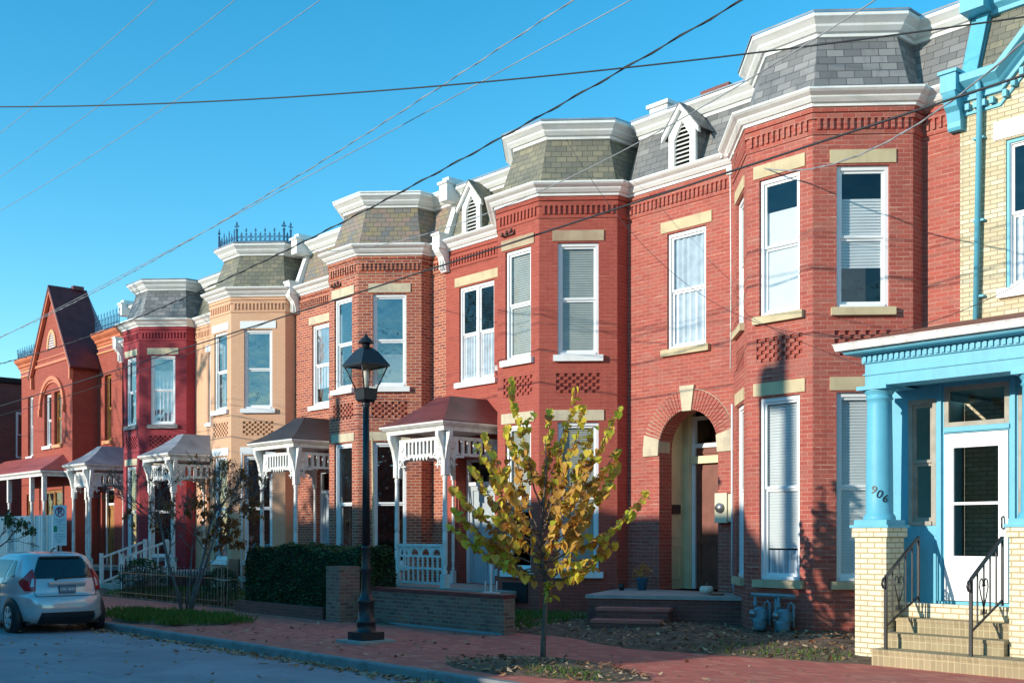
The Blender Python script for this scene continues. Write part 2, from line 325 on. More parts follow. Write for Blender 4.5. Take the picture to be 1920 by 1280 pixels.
def offs(poly, d):
    """offset an open polyline outward (to the right of travel) with mitres"""
    out = []; n = len(poly)
    for i in range(n):
        ns = []
        for a, b in ((i - 1, i), (i, i + 1)):
            if a >= 0 and b < n:
                dx, dy = poly[b][0] - poly[a][0], poly[b][1] - poly[a][1]; l = math.hypot(dx, dy); ns.append((dy / l, -dx / l))
        if len(ns) == 1: nx, ny = ns[0]; k = 1
        else:
            nx, ny = ns[0][0] + ns[1][0], ns[0][1] + ns[1][1]; l = math.hypot(nx, ny); nx /= l; ny /= l
            k = 1 / max(.3, nx * ns[0][0] + ny * ns[0][1])
        out.append((poly[i][0] + nx * d * k, poly[i][1] + ny * d * k))
    return out
def sweep(mb, poly, prof, mi=0):
    rings = [[(x, y, z) for x, y in offs(poly, d)] for d, z in prof]
    for a, b in zip(rings, rings[1:]):
        for i in range(len(poly) - 1): mb.quad(a[i], a[i + 1], b[i + 1], b[i], mi=mi)
    for q in (0, -1):
        mb.add([r[q] for r in rings], [list(range(len(rings)))], mi=mi)
def panel(mb, M, L, z0, z1, ops, depth=.11, mi=0):
    """wall face in local frame with rectangular openings (u0,u1,z0,z1) and reveals"""
    us = sorted({0, L} | {o[0] for o in ops} | {o[1] for o in ops}); zs = sorted({z0, z1} | {o[2] for o in ops} | {o[3] for o in ops})
    for a, b in zip(us, us[1:]):
        for c, d in zip(zs, zs[1:]):
            mu, mz = (a + b) / 2, (c + d) / 2
            if any(o[0] < mu < o[1] and o[2] < mz < o[3] for o in ops): continue
            mb.quad((a, 0, c), (b, 0, c), (b, 0, d), (a, 0, d), M, mi)
    for o in ops:
        dp = o[4] if len(o) > 4 else depth
        a, b, c, d = o[:4]
        mb.quad((a, 0, c), (a, dp, c), (a, dp, d), (a, 0, d), M, mi); mb.quad((b, 0, c), (b, dp, c), (b, dp, d), (b, 0, d), M, mi)
        mb.quad((a, 0, d), (b, 0, d), (b, dp, d), (a, dp, d), M, mi); mb.quad((a, 0, c), (b, 0, c), (b, dp, c), (a, dp, c), M, mi)

def window(root, M, u0, u1, z0, z1, fm, blind=None, mid=.5, rec=.075, double=False, lint=None, sill=None, gm=None):
    gm = gm or M_['glass']
    """sash window: frame part with pane, blind, sill and lintel sub-parts"""
    f = MB(); W = u1 - u0; c = .055; y = rec
    f.box(u0 + .002, u0 + c, y - .03, y + .05, z0 + .002, z1 - .002, M); f.box(u1 - c, u1 - .002, y - .03, y + .05, z0 + .002, z1 - .002, M)
    f.box(u0 + c, u1 - c, y - .03, y + .05, z1 - c - .01, z1 - .002, M); f.box(u0 + c, u1 - c, y - .05, y + .05, z0 + .002, z0 + c, M)
    cols = [(u0 + c, u1 - c)]
    if double:
        m = (u0 + u1) / 2; f.box(m - .045, m + .045, y - .03, y + .05, z0 + c, z1 - c - .01, M); cols = [(u0 + c, m - .045), (m + .045, u1 - c)]
    zb, zt = z0 + c, z1 - c - .01; zm = zb + (zt - zb) * mid
    panes = []
    for a, b in cols:
        s_ = .04
        for (p, q, yy) in ((zb, zm, y + .025), (zm, zt, y)):
            f.box(a, a + s_, yy, yy + .03, p, q, M); f.box(b - s_, b, yy, yy + .03, p, q, M)
            f.box(a + s_, b - s_, yy, yy + .03, q - s_, q, M); f.box(a + s_, b - s_, yy, yy + .03, p, p + s_ * (1.3 if p == zb else 1), M)
            panes.append((a + s_, b - s_, p + s_, q - s_, yy + .015))
    win = f.build('window', fm, root)
    for a, b, p, q, yy in panes:
        g = MB(); g.quad((a, yy, p), (b, yy, p), (b, yy, q), (a, yy, q), M); g.build('pane', gm, win)
    if blind:
        for (bm, f0, f1, kind) in blind:
            g = MB(); bz0 = zb + (zt - zb) * f0; bz1 = zb + (zt - zb) * f1; yy = y + .05
            for a, b in cols:
                if kind == 'slat':
                    n = int((bz1 - bz0) / .045)
                    for i in range(n):
                        h = (bz1 - bz0) / n; zz = bz0 + i * h
                        g.quad((a, yy, zz), (b, yy, zz), (b, yy + .014, zz + h * .97), (a, yy + .014, zz + h * .97), M)
                elif kind == 'cloth':
                    n = 18
                    for i in range(n):
                        x0 = a + (b - a) * i / n; x1 = a + (b - a) * (i + 1) / n
                        y0_ = yy + .02 * math.sin(i * 1.9); y1_ = yy + .02 * math.sin((i + 1) * 1.9)
                        g.quad((x0, y0_, bz0), (x1, y1_, bz0), (x1, y1_, bz1), (x0, y0_, bz1), M)
                else: g.quad((a, yy, bz0), (b, yy, bz0), (b, yy, bz1), (a, yy, bz1), M)
            g.build('curtain' if kind == 'cloth' else 'blind', bm, win)
    if lint:
        lm, lz0, lz1, ex = lint
        MB().box(u0 - ex, u1 + ex, -.018, .09, lz0, lz1, M).build('lintel', lm, win)
    if sill:
        sm_, sz0, sz1, ex = sill
        MB().box(u0 - ex, u1 + ex, -.075, .12, sz0, sz1, M).build('sill', sm_, win)
    return win

def lattice(root, M, u0, u1, z0, z1, m, mb_dark, rows=6, depth=.035):
    """recessed panel with brick ends set in a diagonal check"""
    g = MB(); n = max(6, int((u1 - u0) / .075)); du = (u1 - u0) / n; dz = (z1 - z0) / rows
    g.quad((u0, depth, z0), (u1, depth, z0), (u1, depth, z1), (u0, depth, z1), M, 1)
    for r in range(rows):
        for c in range(n):
            if (r + c) % 2 == 0:
                a = u0 + c * du + .003; zz = z0 + r * dz
                g.box(a - .005, a + du + .002, .004, depth - .002, zz + .004, zz + dz - .003, M, 0)
    return g.build('brick_lattice', [m, mb_dark], root)

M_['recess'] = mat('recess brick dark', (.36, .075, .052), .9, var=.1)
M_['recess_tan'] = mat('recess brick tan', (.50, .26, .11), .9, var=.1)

PL = 9.27   # underside of the top cornice
def row_house(name, label, cx, left, right, s):
    dz = s.get('dz', 0)
    root = empty(name, (cx, 0, 0), label, 'house', 'brick row houses with mansard roofs')
    br = M_[s['brick']]; tr = M_[s.get('trim', 'white')]; ln = M_[s.get('lintel', 'stone')]; sl_ = M_[s.get('sill', s.get('lintel', 'stone'))]; fm = M_[s.get('frame', 'cleanwhite')]
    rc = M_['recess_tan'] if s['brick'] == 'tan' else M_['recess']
    poly = [(left, 0), (-1.65, 0), (-1.65, -.3), (-.6, -1.35), (.6, -1.35), (1.65, -.3), (1.65, 0)]
    if right > 1.7: poly.append((right, 0))
    wall = MB(); zt = 8.15
    segs = list(zip(poly, poly[1:]))
    wz = [(5.06, 7.2), (.95, 3.79)]
    ft = segs[0]; Mf = frame(*ft); Lf = -1.65 - left
    wx = s.get('winx', -2.93) - left; ww = s.get('winw', .45)
    dx = s.get('doorx', -2.89) - left
    ops = [(wx - ww, wx + ww, 5.06, 7.2)]
    if s.get('arch'): ops.append((dx - .68, dx + .68, .62, 3.92, .36))
    else: ops.append((dx - s.get('doorw', .55), dx + s.get('doorw', .55), .56, s.get('doortop', 3.35), .3))
    panel(wall, Mf, Lf, -.1, zt, ops)
    for i, (a, b) in enumerate(segs[1:], 1):
        M = frame(a, b); L = math.hypot(b[0] - a[0], b[1] - a[1]); o2 = []
        if i in (2, 3, 4):
            c = L / 2; h = .39 if i != 3 else .37
            for q, (p0, p1) in enumerate(wz): o2.append((c - h, c + h, p0, p1))
            o2.append((c - .42, c + .42, 4.34, 4.72, .035))
        panel(wall, M, L, -.1, zt, o2)
    # corbelled courses and dentil band under the cornice
    dent = wall; step = .10
    for i, (a, b) in enumerate(segs):
        M = frame(a, b); L = math.hypot(b[0] - a[0], b[1] - a[1])
        if L < .5: continue
        n = int((L - .08) / step); st = (L - n * step) / 2
        for k in range(n):
            dent.box(st + k * step + .02, st + k * step + .065, -.03, .0, 7.74, 7.9, M)
    sweep(wall, poly, [(0, 7.9), (.03, 7.9), (.035, 7.975), (.0, 7.98)])
    sweep(wall, poly, [(0, 8.0), (.03, 8.0), (.035, 8.1), (.0, 8.12)])
    sweep(wall, poly, [(0, 7.66), (.02, 7.665), (.022, 7.72), (.0, 7.73)])
    if s.get('arch'):
        # spandrels of the round arch
        for sg in (-1, 1):
            pts = [(dx + sg * .68, 3.92)] + [(dx + sg * .68 * math.cos(t), 3.24 + .68 * math.sin(t)) for t in [R(90 * k / 8) for k in range(9)]]
            wall.prism(pts, .0005, .36, Mf)
    # side, back
    wall.quad((left, 0, -.1), (left, 11, -.1), (left, 11, 9.3), (left, 0, 8.4)); wall.quad((right, 0, -.1), (right, 11, -.1), (right, 11, 9.3), (right, 0, 8.4))
    wall.quad((left, 11, -.1), (right, 11, -.1), (right, 11, 9.3), (left, 11, 9.3))
    wall.build('wall', br, root)
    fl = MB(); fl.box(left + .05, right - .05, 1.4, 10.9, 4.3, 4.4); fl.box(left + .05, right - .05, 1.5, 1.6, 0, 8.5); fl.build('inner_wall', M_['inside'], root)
    # bay windows
    for i, key in ((2, 'L'), (3, 'F'), (4, 'R')):
        a, b = segs[i]; M = frame(a, b); L = math.hypot(b[0] - a[0], b[1] - a[1]); c = L / 2; h = .39 if i != 3 else .37
        for q, (p0, p1) in enumerate(wz):
            bl = s.get('blinds', {}).get(key + 'ul'[q])
            window(root, M, c - h, c + h, p0, p1, fm, bl, lint=(ln if not (q == 1 and 'lowlintel' in s) else M_[s['lowlintel']], p1 + .03, p1 + .23, .1),
                   sill=(sl_, p0 - .12, p0 - .001, .085), gm=M_[s.get('glass', 'glass')])
        lattice(root, M, c - .42, c + .42, 4.34, 4.72, M_[s['brick']], rc)
    window(root, Mf, wx - ww, wx + ww, 5.06, 7.2, fm, s.get('blinds', {}).get('door'), double=s.get('double', False),
           lint=(M_[s.get('flatlintel', s.get('lintel', 'stone'))], 7.23, 7.43, .14), sill=(sl_, 4.94, 5.059, .1), gm=M_[s.get('glass', 'glass')])
    # cornices
    cz = 8.07 + dz
    c = MB()
    sweep(c, poly, [(.0, cz), (.06, cz + .002), (.065, cz + .05), (.10, cz + .055), (.15, cz + .11), (.155, cz + .13), (.22, cz + .17), (.25, cz + .2), (.25, cz + .23), (.02, cz + .26), (-.3, cz + .262)])
    c.build('cornice', tr, root)
    pr_ = poly if right > 1.7 else poly[:-1] + [(1.65, .75)]
    ro = MB(); sweep(ro, pr_, [(-.0, cz + .26), (-.05, cz + .262), (-.36, PL + .05)], 0)
    # ridge trim at the hips
    roof = ro.build('mansard_roof', M_[s.get('slate', 'slate')], root)
    c2 = MB(); z = PL + dz
    sweep(c2, pr_, [(-.38, z - .02), (-.31, z), (-.30, z + .05), (-.26, z + .06), (-.2, z + .12), (-.19, z + .15), (-.13, z + .2), (-.09, z + .23), (-.09, z + .28), (-.4, z + .29)])
    c2.build('roof_cornice', M_[s.get('toptrim', s.get('trim', 'white'))], roof)
    cap = offs(pr_, -.12); capz = z + .30
    rf = MB(); rf.add([(x, y, capz) for x, y in cap] + [(right, 11, capz - .3), (left, 11, capz - .3)], [list(range(len(cap) + 2))])
    sweep(rf, pr_, [(-.07, z + .285), (-.07, z + .315), (-.13, z + .318)])
    rf.build('roof_deck', M_[s.get('deck', 'greyroof')], roof)
    if s.get('dormer') is not None: dormer(root, s['dormer'], M_[s.get('slate', 'slate')], tr)
    return root, poly

def dormer(root, x, slate, tr):
    d = MB(); w = .31; y0 = -.10; zb, ze, za = 8.30, 9.0, 9.46
    # front board with pointed opening
    wi = .18
    for sg in (-1, 1):
        d.prism([(x + sg * w, zb), (x + sg * wi, zb), (x + sg * wi, 8.86), (x, 9.17), (x, za - .08), (x + sg * w, ze)], y0, y0 + .06)
    # raking boards
    for sg in (-1, 1):
        d.prism([(x, za), (x, za - .1), (x + sg * (w + .12), ze - .16), (x + sg * (w + .12), ze - .06)], y0 - .07, y0 - .001)
    dm = d.build('dormer', tr, root)
    lv = MB()
    for k in range(11):
        z = zb + .04 + k * .078; hw = wi - .005 if z < 8.84 else max(.02, (9.17 - z) * .56)
        if z > 9.12: break
        lv.quad((x - hw, y0 + .01, z), (x + hw, y0 + .01, z), (x + hw, y0 + .07, z + .055), (x - hw, y0 + .07, z + .055))
    lv.build('louvres', M_['oldwhite'], dm)
    MB().quad((x - w, y0 + .12, zb), (x + w, y0 + .12, zb), (x + w * .3, y0 + .12, 9.2), (x - w * .3, y0 + .12, 9.2)).build('backing', M_['inside'], dm)
    sd_ = MB()
    for sg in (-1, 1):
        sd_.quad((x + sg * w, y0 + .06, zb), (x + sg * w, .5, zb), (x + sg * w, .5, ze), (x + sg * w, y0 + .06, ze))
        sd_.prism([(x, za + .03), (x, za), (x + sg * (w + .15), ze - .08), (x + sg * (w + .15), ze - .05)], y0 - .08, .5)
    sd_.build('dormer_roof', slate, dm)

def party_pilaster(root, x, tr, deep=.0):
    """white raking board over the party wall with a console at its foot and a block at its head"""
    p = MB(); w = .085
    p.add([(x - w, -.10, 8.32), (x + w, -.10, 8.32), (x + w, .26, 9.3), (x - w, .26, 9.3), (x - w, .1, 8.32), (x + w, .1, 8.32), (x + w, .45, 9.3), (x - w, .45, 9.3)],
          [(0, 1, 2, 3), (0, 3, 7, 4), (1, 5, 6, 2)])
    p.box(x - .14, x + .14, -.12, .9, 9.24, 9.62); p.box(x - .17, x + .17, -.16, .92, 9.62, 9.68); p.box(x - .11, x + .11, -.05, .4, 9.68, 9.78)
    p.box(x - .13, x + .13, -.33, .02, 8.12, 8.42); p.box(x - .15, x + .15, -.36, .02, 8.42, 8.47)
    pr = [(-.33, 8.12), (0, 8.12), (0, 7.62), (-.1, 7.62), (-.13, 7.68), (-.14, 7.8), (-.2, 7.95), (-.3, 8.05)]
    vs = [(x - .1, y, z) for y, z in pr] + [(x + .1, y, z) for y, z in pr]; n = len(pr)
    p.add(vs, [list(range(n)), list(range(n, 2 * n))] + [(i, (i + 1) % n, (i + 1) % n + n, i + n) for i in range(n)])
    for k in (-.045, .045): p.box(x + k - .012, x + k + .012, -.19, -.1, 7.66, 7.92)
    return p.build('party_wall_bracket', tr, root)

def cresting(mb, poly, z, h=.42, sp=.14, corners=True):
    for a, b in zip(poly, poly[1:]):
        M = frame(a, b); L = math.hypot(b[0] - a[0], b[1] - a[1]); n = max(2, int(L / sp)); s = L / n
        for zz in (z + .05, z + .19): mb.box(0, L, -.008, .008, zz, zz + .018, M)
        for k in range(n + 1):
            u = k * s; hh = h * (1 if k % 2 == 0 else .72)
            if (k == 0 or k == n) and corners: hh = h * 1.45
            mb.box(u - .009, u + .009, -.009, .009, z, z + hh, M)
            mb.prism([(u - .035, z + hh - .07), (u, z + hh + .04), (u + .035, z + hh - .07), (u, z + hh - .04)], -.006, .006, M)
            mb.box(u - .04, u + .04, -.006, .006, z + hh * .62, z + hh * .62 + .022, M)
            if k < n:
                pts = [(u + s / 2 + math.cos(t) * s * .36, 0, z + .12 + math.sin(t) * .055) for t in [2 * math.pi * q / 8 for q in range(9)]]
                mb.tube(pts, .008, 4, M, caps=False)
            if (k == 0 or k == n) and corners:
                mb.box(u - .07, u + .07, -.008, .008, z + hh * .8, z + hh * .8 + .025, M); mb.box(u - .02, u + .02, -.02, .02, z, z + hh * .7, M)

def turned_post(mb, x, y, z0, z1, r=.06):
    M = Matrix.Translation((x, y, 0)); h = z1 - z0; q = 4
    mb.box(-r * 1.25, r * 1.25, -r * 1.25, r * 1.25, z0, z0 + .28, M)
    mb.lathe([(r * .7, z0 + .28), (r * 1.0, z0 + .33), (r * .6, z0 + .38), (r * .95, z0 + .5), (r * .9, z0 + h * .35), (r * .7, z0 + h * .36), (r, z0 + h * .37), (r * .9, z0 + h * .42), (r * .75, z0 + h * .68), (r * .95, z0 + h * .7), (r * .7, z0 + h * .72)], 10, M)
    mb.box(-r, r, -r, r, z0 + h * .72, z1, M)

def arch_bracket(mb, M, u, z, r, sg, th=.045):
    """pierced quarter-circle bracket hanging from the corner at (u,z)"""
    n = 8; out = [(u, z)]
    for k in range(n + 1):
        t = R(90 * k / n); out.append((u + sg * (r - r * math.sin(t)), z - (r - r * math.cos(t))))
    pts = [(u + sg * (r - (r) * math.sin(R(90 * k / n))), z - r + r * math.cos(R(90 * k / n))) for k in range(n + 1)]
    for a, b in zip(pts, pts[1:]):
        mb.prism([a, b, (b[0] - sg * .05 if abs(b[0] - u) > .06 else b[0] - sg * .02, b[1] + .06), (a[0] - sg * .0, a[1] + .07)], -th / 2, th / 2, M)
    mb.box(min(u, u + sg * r), max(u, u + sg * r), -th / 2 - .003, th / 2 + .003, z - .035, z, M)
    mb.box(min(u, u + sg * .04), max(u, u + sg * .04), -th / 2 - .003, th / 2 + .003, z - r, z - .035, M)
    mb.box(min(u + sg * .02, u + sg * r * .6), max(u + sg * .02, u + sg * r * .6), -.008, .008, z - r * .45, z - r * .45 + .025, M)
    mb.box(min(u + sg * r * .35, u + sg * (r * .35 + .03)), max(u + sg * r * .35, u + sg * (r * .35 + .03)), -.009, .009, z - r * .6, z, M)

def fret(mb, M, u0, u1, z0, z1, th=.04, slots=8):
    mb.box(u0, u1, -th / 2, th / 2, z0, z0 + .06, M); mb.box(u0, u1, -th / 2, th / 2, z1 - .07, z1, M)
    e = (u1 - u0) * .16
    for a, b in ((u0, u0 + e), (u1 - e, u1)):
        mb.box(a, b, -th / 2 + .004, th / 2 - .004, z0 + .06, z1 - .07, M)
        mb.lathe([(.0, -.03), (.06, -.028), (.075, 0), (.05, .012), (.0, .013)], 10, M @ Matrix.Translation(((a + b) / 2, -th / 2, (z0 + z1) / 2)) @ Matrix.Rotation(R(90), 4, 'X'))
    w = (u1 - u0 - 2 * e) / slots
    for k in range(slots + 1):
        u = u0 + e + k * w; mb.box(u - w * .22, u + w * .22, -th / 2, th / 2, z0 + .06, z1 - .07, M)

def porch(root, x0, x1, yf, deckz, s):
    """gingerbread entrance porch: deck + sub-parts. x0,x1 = posts, yf = post line"""
    dk = MB(); dk.box(s.get('deckx0', x0 - .25), s.get('deckx1', x1 + .15), yf - .12, -.003, deckz - .12, deckz); dk.box(s.get('deckx0', x0 - .25) + .05, s.get('deckx1', x1 + .15) - .05, yf - .05, -.004, -.05, deckz - .12, None, 1)
    porch_ = dk.build('porch', [M_[s.get('deckm', 'concrete')], M_['darkbrick']], root)
    ez = 3.78; tr = M_['oldwhite']
    po = MB(); [turned_post(MBp, x, yf, deckz, ez) for MBp, x in ((po, x0),)]; po.build('post', tr, porch_)
    po = MB(); turned_post(po, x1, yf, deckz, ez); po.build('post', tr, porch_)
    for x in (x0, x1):
        po = MB(); turned_post(po, x, -.09, deckz, ez, .04); po.build('pilaster', tr, porch_)
    # console brackets on the posts
    fr = MB(); Mfr = frame((x0 + .07, yf), (x1 - .07, yf)); L = x1 - x0 - .14
    fret(fr, Mfr, 0, L, 3.28, 3.68, slots=8); arch_bracket(fr, Mfr, 0, 3.28, .42, 1); arch_bracket(fr, Mfr, L, 3.28, .42, -1)
    for k in range(5): fr.prism([(L / 2 - .22 + k * .11 - .045, 3.28), (L / 2 - .22 + k * .11 + .045, 3.28), (L / 2 - .22 + k * .11, 3.2)], -.012, .012, Mfr)
    fr.build('frieze', tr, porch_)
    for x in (x0, x1):
        fr = MB(); Ms = frame((x, yf + .07), (x, -.14)) ; L2 = -yf - .2
        fret(fr, Ms, 0, L2, 3.28, 3.68, slots=6); arch_bracket(fr, Ms, 0, 3.28, .42, 1); arch_bracket(fr, Ms, L2, 3.28, .3, -1)
        fr.build('frieze', tr, porch_)
    for (x, sg) in ((x0, -1), (x1, 1)):
        br_ = MB(); pr = [(-.07, 3.2), (-.12, 3.45), (-.22, 3.68), (-.22, 3.78), (-.03, 3.78), (-.03, 3.2)]
        vs = [(x - .05, yf + y, z) for y, z in pr] + [(x + .05, yf + y, z) for y, z in pr]; n = 6
        br_.add(vs, [list(range(n)), list(range(n, 2 * n))] + [(i, (i + 1) % n, (i + 1) % n + n, i + n) for i in range(n)])
        br_.prism([(x + sg * .07, 3.2), (x + sg * .12, 3.45), (x + sg * .2, 3.68), (x + sg * .2, 3.78), (x + sg * .03, 3.78), (x + sg * .03, 3.2)], yf - .045, yf + .045)
        br_.build('bracket', tr, porch_)
    # fascia and hipped roof
    ov = .28; ex0, ex1, ey = x0 - ov, x1 + ov, yf - ov
    fa = MB(); sweep(fa, [(ex0 + .12, -.005), (ex0 + .12, ey + .12), (ex1 - .12, ey + .12), (ex1 - .12, -.005)], [(-.1, ez), (.0, ez), (.01, ez + .08), (.06, ez + .1), (.12, ez + .15), (.12, ez + .18), (-.1, ez + .185)])
    fa.add([(ex0 + .1, -.01, ez + .06), (ex1 - .1, -.01, ez + .06), (ex1 - .1, ey + .1, ez + .06), (ex0 + .1, ey + .1, ez + .06)], [(0, 1, 2, 3)])
    fa.build('fascia', tr, porch_)
    rt = s.get('rooftop', 4.60); ins = min(.86, (ex1 - ex0) / 2 - .2); tx0, tx1 = ex0 + ins, ex1 - ins
    rf = MB(); e = ez + .20; ns = 8; prev = None
    for k in range(ns + 1):
        t = k / ns; zz = e + (rt - e) * (.65 * t + .35 * t * t)     # slightly concave
        yq = ey + .88 * t
        a = (ex0 + (tx0 - ex0) * t, -.004, zz); b = (ex0 + (tx0 - ex0) * t, yq, zz); c = (ex1 + (tx1 - ex1) * t, yq, zz); d = (ex1 + (tx1 - ex1) * t, -.004, zz)
        if prev:
            for i in range(3): rf.quad(prev[i], prev[i + 1], (a, b, c, d)[i + 1], (a, b, c, d)[i])
        prev = (a, b, c, d)
    rf.add(list(prev), [(0, 1, 2, 3)])
    for i, (q0, q1) in enumerate((((ex0, -.004), (ex0, ey)), ((ex0, ey), (ex1, ey)), ((ex1, ey), (ex1, -.004)))):
        rf.quad((*q0, e), (*q1, e), (*q1, e - .02), (*q0, e - .02))
    rf.build('porch_roof', M_[s['roof']], porch_)
    if s.get('rail'):
        rl = MB(); Mr = frame((x0 + .08, yf), (x1 - .08, yf)); L = x1 - x0 - .16; z = deckz
        rl.box(0, L, -.035, .035, z + .84, z + .9, Mr); rl.box(0, L, -.02, .02, z + .06, z + .11, Mr); rl.box(0, L, -.02, .02, z + .36, z + .41, Mr); rl.box(0, L, -.02, .02, z + .62, z + .665, Mr)
        n = 9
        for k in range(n + 1):
            u = L * k / n; rl.box(u - .018, u + .018, -.018, .018, z + .11, z + .62, Mr)
        n = 4
        for k in range(n):
            c = L * (k + .5) / n; w = L / n / 2 - .005
            arc = [(c - w, z + .84), (c - w, z + .665)] + [(c + w * .72 * math.cos(t), z + .665 + .13 * math.sin(t)) for t in [R(180 - 22.5 * q) for q in range(9)]] + [(c + w, z + .665), (c + w, z + .84)]
            rl.prism(arc, -.012, .012, Mr)
        rl.build('railing', tr, porch_)
    return porch_

def door(root, M, u0, u1, z0, z1, y, m, transom=True, glassy=False, name='door'):
    d = MB(); zt = z1 - .55 if transom else z1
    d.box(u0, u0 + .07, y - .03, y + .05, z0, z1, M, 1); d.box(u1 - .07, u1, y - .03, y + .05, z0, z1, M, 1); d.box(u0 + .07, u1 - .07, y - .03, y + .05, z1 - .07, z1, M, 1)
    if transom: d.box(u0 + .07, u1 - .07, y - .03, y + .05, zt - .05, zt + .03, M, 1); zt -= .05
    a, b = u0 + .07, u1 - .07; st = .11
    d.box(a, b, y + .03, y + .05, z0, zt, M)
    for p, q, r_, s_ in ((a, a + st, z0, zt), (b - st, b, z0, zt), (a + st, b - st, zt - st, zt), (a + st, b - st, z0, z0 + .2), (a + st, b - st, z0 + .85, z0 + .98), ((a + b) / 2 - .05, (a + b) / 2 + .05, z0 + .2, z0 + .85)):
        d.box(p, q, y + .008, y + .03, r_, s_, M)
    o = d.build(name, [m, M_['cleanwhite']], root)
    MB().lathe([(0, 0), (.022, .005), (.03, .03), (.022, .055), (0, .06)], 10, M @ Matrix.Translation((b - .06, y + .008, z0 + .93)) @ Matrix.Rotation(R(90), 4, 'X')).build('knob', M_['steel'], o)
    if transom: MB().quad((a, y + .02, zt + .08), (b, y + .02, zt + .08), (b, y + .02, z1 - .07), (a, y + .02, z1 - .07), M).build('transom_pane', M_['glass'], o)
    return o

def text_mesh(txt, size, M, m, name, parent, depth=.002, bold=0):
    cu = bpy.data.curves.new('text', 'FONT'); cu.body = txt; cu.size = size; cu.extrude = depth; cu.align_x = 'CENTER'; cu.align_y = 'CENTER'; cu.offset = bold
    o = bpy.data.objects.new('text', cu); col.objects.link(o)
    dg = bpy.context.evaluated_depsgraph_get(); me = bpy.data.meshes.new_from_object(o.evaluated_get(dg))
    bpy.data.objects.remove(o)
    me.transform(M); me.materials.clear(); me.materials.append(m)
    n = bpy.data.objects.new(name, me); col.objects.link(n)
    if parent: n.parent = parent
    return n

# ------------------------------------------------------------------ ground, road, kerb, pavement
def struct(o): o['kind'] = 'structure'; return o
g = MB(); g.quad((-900, -700, -.5), (500, -700, -.5), (500, 900, -.5), (-900, 900, -.5)); struct(g.build('ground', M_['earth']))
RZ = -.115
g = MB(); nx = 90
for i in range(nx):
    x0 = -130 + i * 2; x1 = x0 + 2
    for (y0, z0_, y1, z1_) in ((-17.6, RZ, -12.6, RZ + .06), (-12.6, RZ + .06, -7.66, RZ)):
        g.quad((x0, y0, z0_), (x1, y0, z0_), (x1, y1, z1_), (x0, y1, z1_))
struct(g.build('road', M_['asphalt']))
g = MB()
x = -130
while x < 50:
    l = 1.8 + random.random() * .4; j = random.uniform(-.006, .006); k = random.uniform(-.004, .004)
    for (y0, y1, sg) in ((-7.66 + j, -7.53, 1), (-17.76, -17.6 + j, -1)):
        g.add([(x, y0, -.2), (x + l - .008, y0, -.2), (x + l - .008, y0 + (.0 if sg > 0 else 0), -.02), (x, y0, -.02), (x, y0 + .02, k + .003), (x + l - .008, y0 + .02, k + .003), (x, y1, k + .003), (x + l - .008, y1, k + .003), (x + l - .008, y1, -.2), (x, y1, -.2)],
              [(0, 1, 2, 3), (3, 2, 5, 4), (4, 5, 7, 6), (6, 7, 8, 9), (0, 3, 4, 6, 9), (1, 8, 7, 5, 2)])
    x += l
struct(g.build('kerb', M_['kerb']))
g = MB()
for x0, x1 in ((-130, -14), (-14, -7.5), (-7.5, 50)):
    g.quad((x0, -7.53, 0), (x1, -7.53, 0), (x1, -3.3, .04), (x0, -3.3, .04))
g.quad((-130, -22, .0), (50, -22, .0), (50, -17.76, 0), (-130, -17.76, 0))
struct(g.build('pavement', M_['paver']))
# yard strip between pavement and houses
def yard_edge(x):
    pts = [(-130, -4.25), (-17, -4.25), (-13.9, -3.75), (-12.7, -3.55), (-10.8, -4.15), (-9.2, -3.9), (-8.4, -3.7), (-7.7, -3.55), (-7.4, -3.45), (50, -3.45)]
    for (a, b), (c, d) in zip(pts, pts[1:]):
        if a <= x <= c: return b + (d - b) * (x - a) / (c - a)
def yard_z(x, y):
    e = yard_edge(x); t = max(0, min(1, (y - e) / 1.3))
    b = .045 + .13 * t
    return b + .025 * math.sin(x * 2.3 + y * 1.7) * t + .015 * math.sin(x * 7.1 - y * 5.2) * min(1, t * 4)
g = MB(); xs = [-60 + i * .5 for i in range(72)] + [-24 + i * .18 for i in range(92)] + [-7.4, 0, 20]; ny = 14
xs = [x for x in xs if x <= -7.44 or x >= -7.41]
for a, b in zip(xs, xs[1:]):
    if b <= a: continue
    for j in range(ny):
        def P(x, j):
            e = yard_edge(x) + .04 * math.sin(x * 5) + .03 * math.sin(x * 13); y = e + (0.02 - e) * (j / ny) ** 1.3; return (x, y, yard_z(x, y) if j else .028)
        g.add([P(a, j), P(b, j), P(b, j + 1), P(a, j + 1)], [(0, 1, 2, 3)], smooth=True)
struct(g.build('garden_soil', M_['soil']))
def patch(cx, cy, rx, ry, h, name, m, seed):
    rnd = random.Random(seed); g = MB(); n = 36; rings = 5
    rr = [1 + .08 * math.sin(3 * k / n * 6.28 + seed) + rnd.uniform(-.04, .04) for k in range(n)]
    vs = [(cx, cy, h + .006)]
    for q in range(1, rings + 1):
        for k in range(n):
            a = 2 * math.pi * k / n; f = q / rings; vs.append((cx + rx * f * rr[k] * math.cos(a), cy + ry * f * rr[k] * math.sin(a), (h * (1 - f ** 2) + .0) + .020 + rnd.uniform(0, .012) * (q < rings) - (.02 if q == rings else 0)))
    fs = [(0, 1 + k, 1 + (k + 1) % n) for k in range(n)]
    for q in range(rings - 1):
        for k in range(n): fs.append((1 + q * n + k, 1 + (q + 1) * n + k, 1 + (q + 1) * n + (k + 1) % n, 1 + q * n + (k + 1) % n))
    g.add(vs, fs, smooth=True); return struct(g.build(name, m))
patch(-20.4, -6.45, 1.7, .92, .07, 'soil_bed', M_['soil'], 1)
patch(-10.0, -6.45, 1.6, .85, .05, 'soil_bed', M_['soil'], 2)
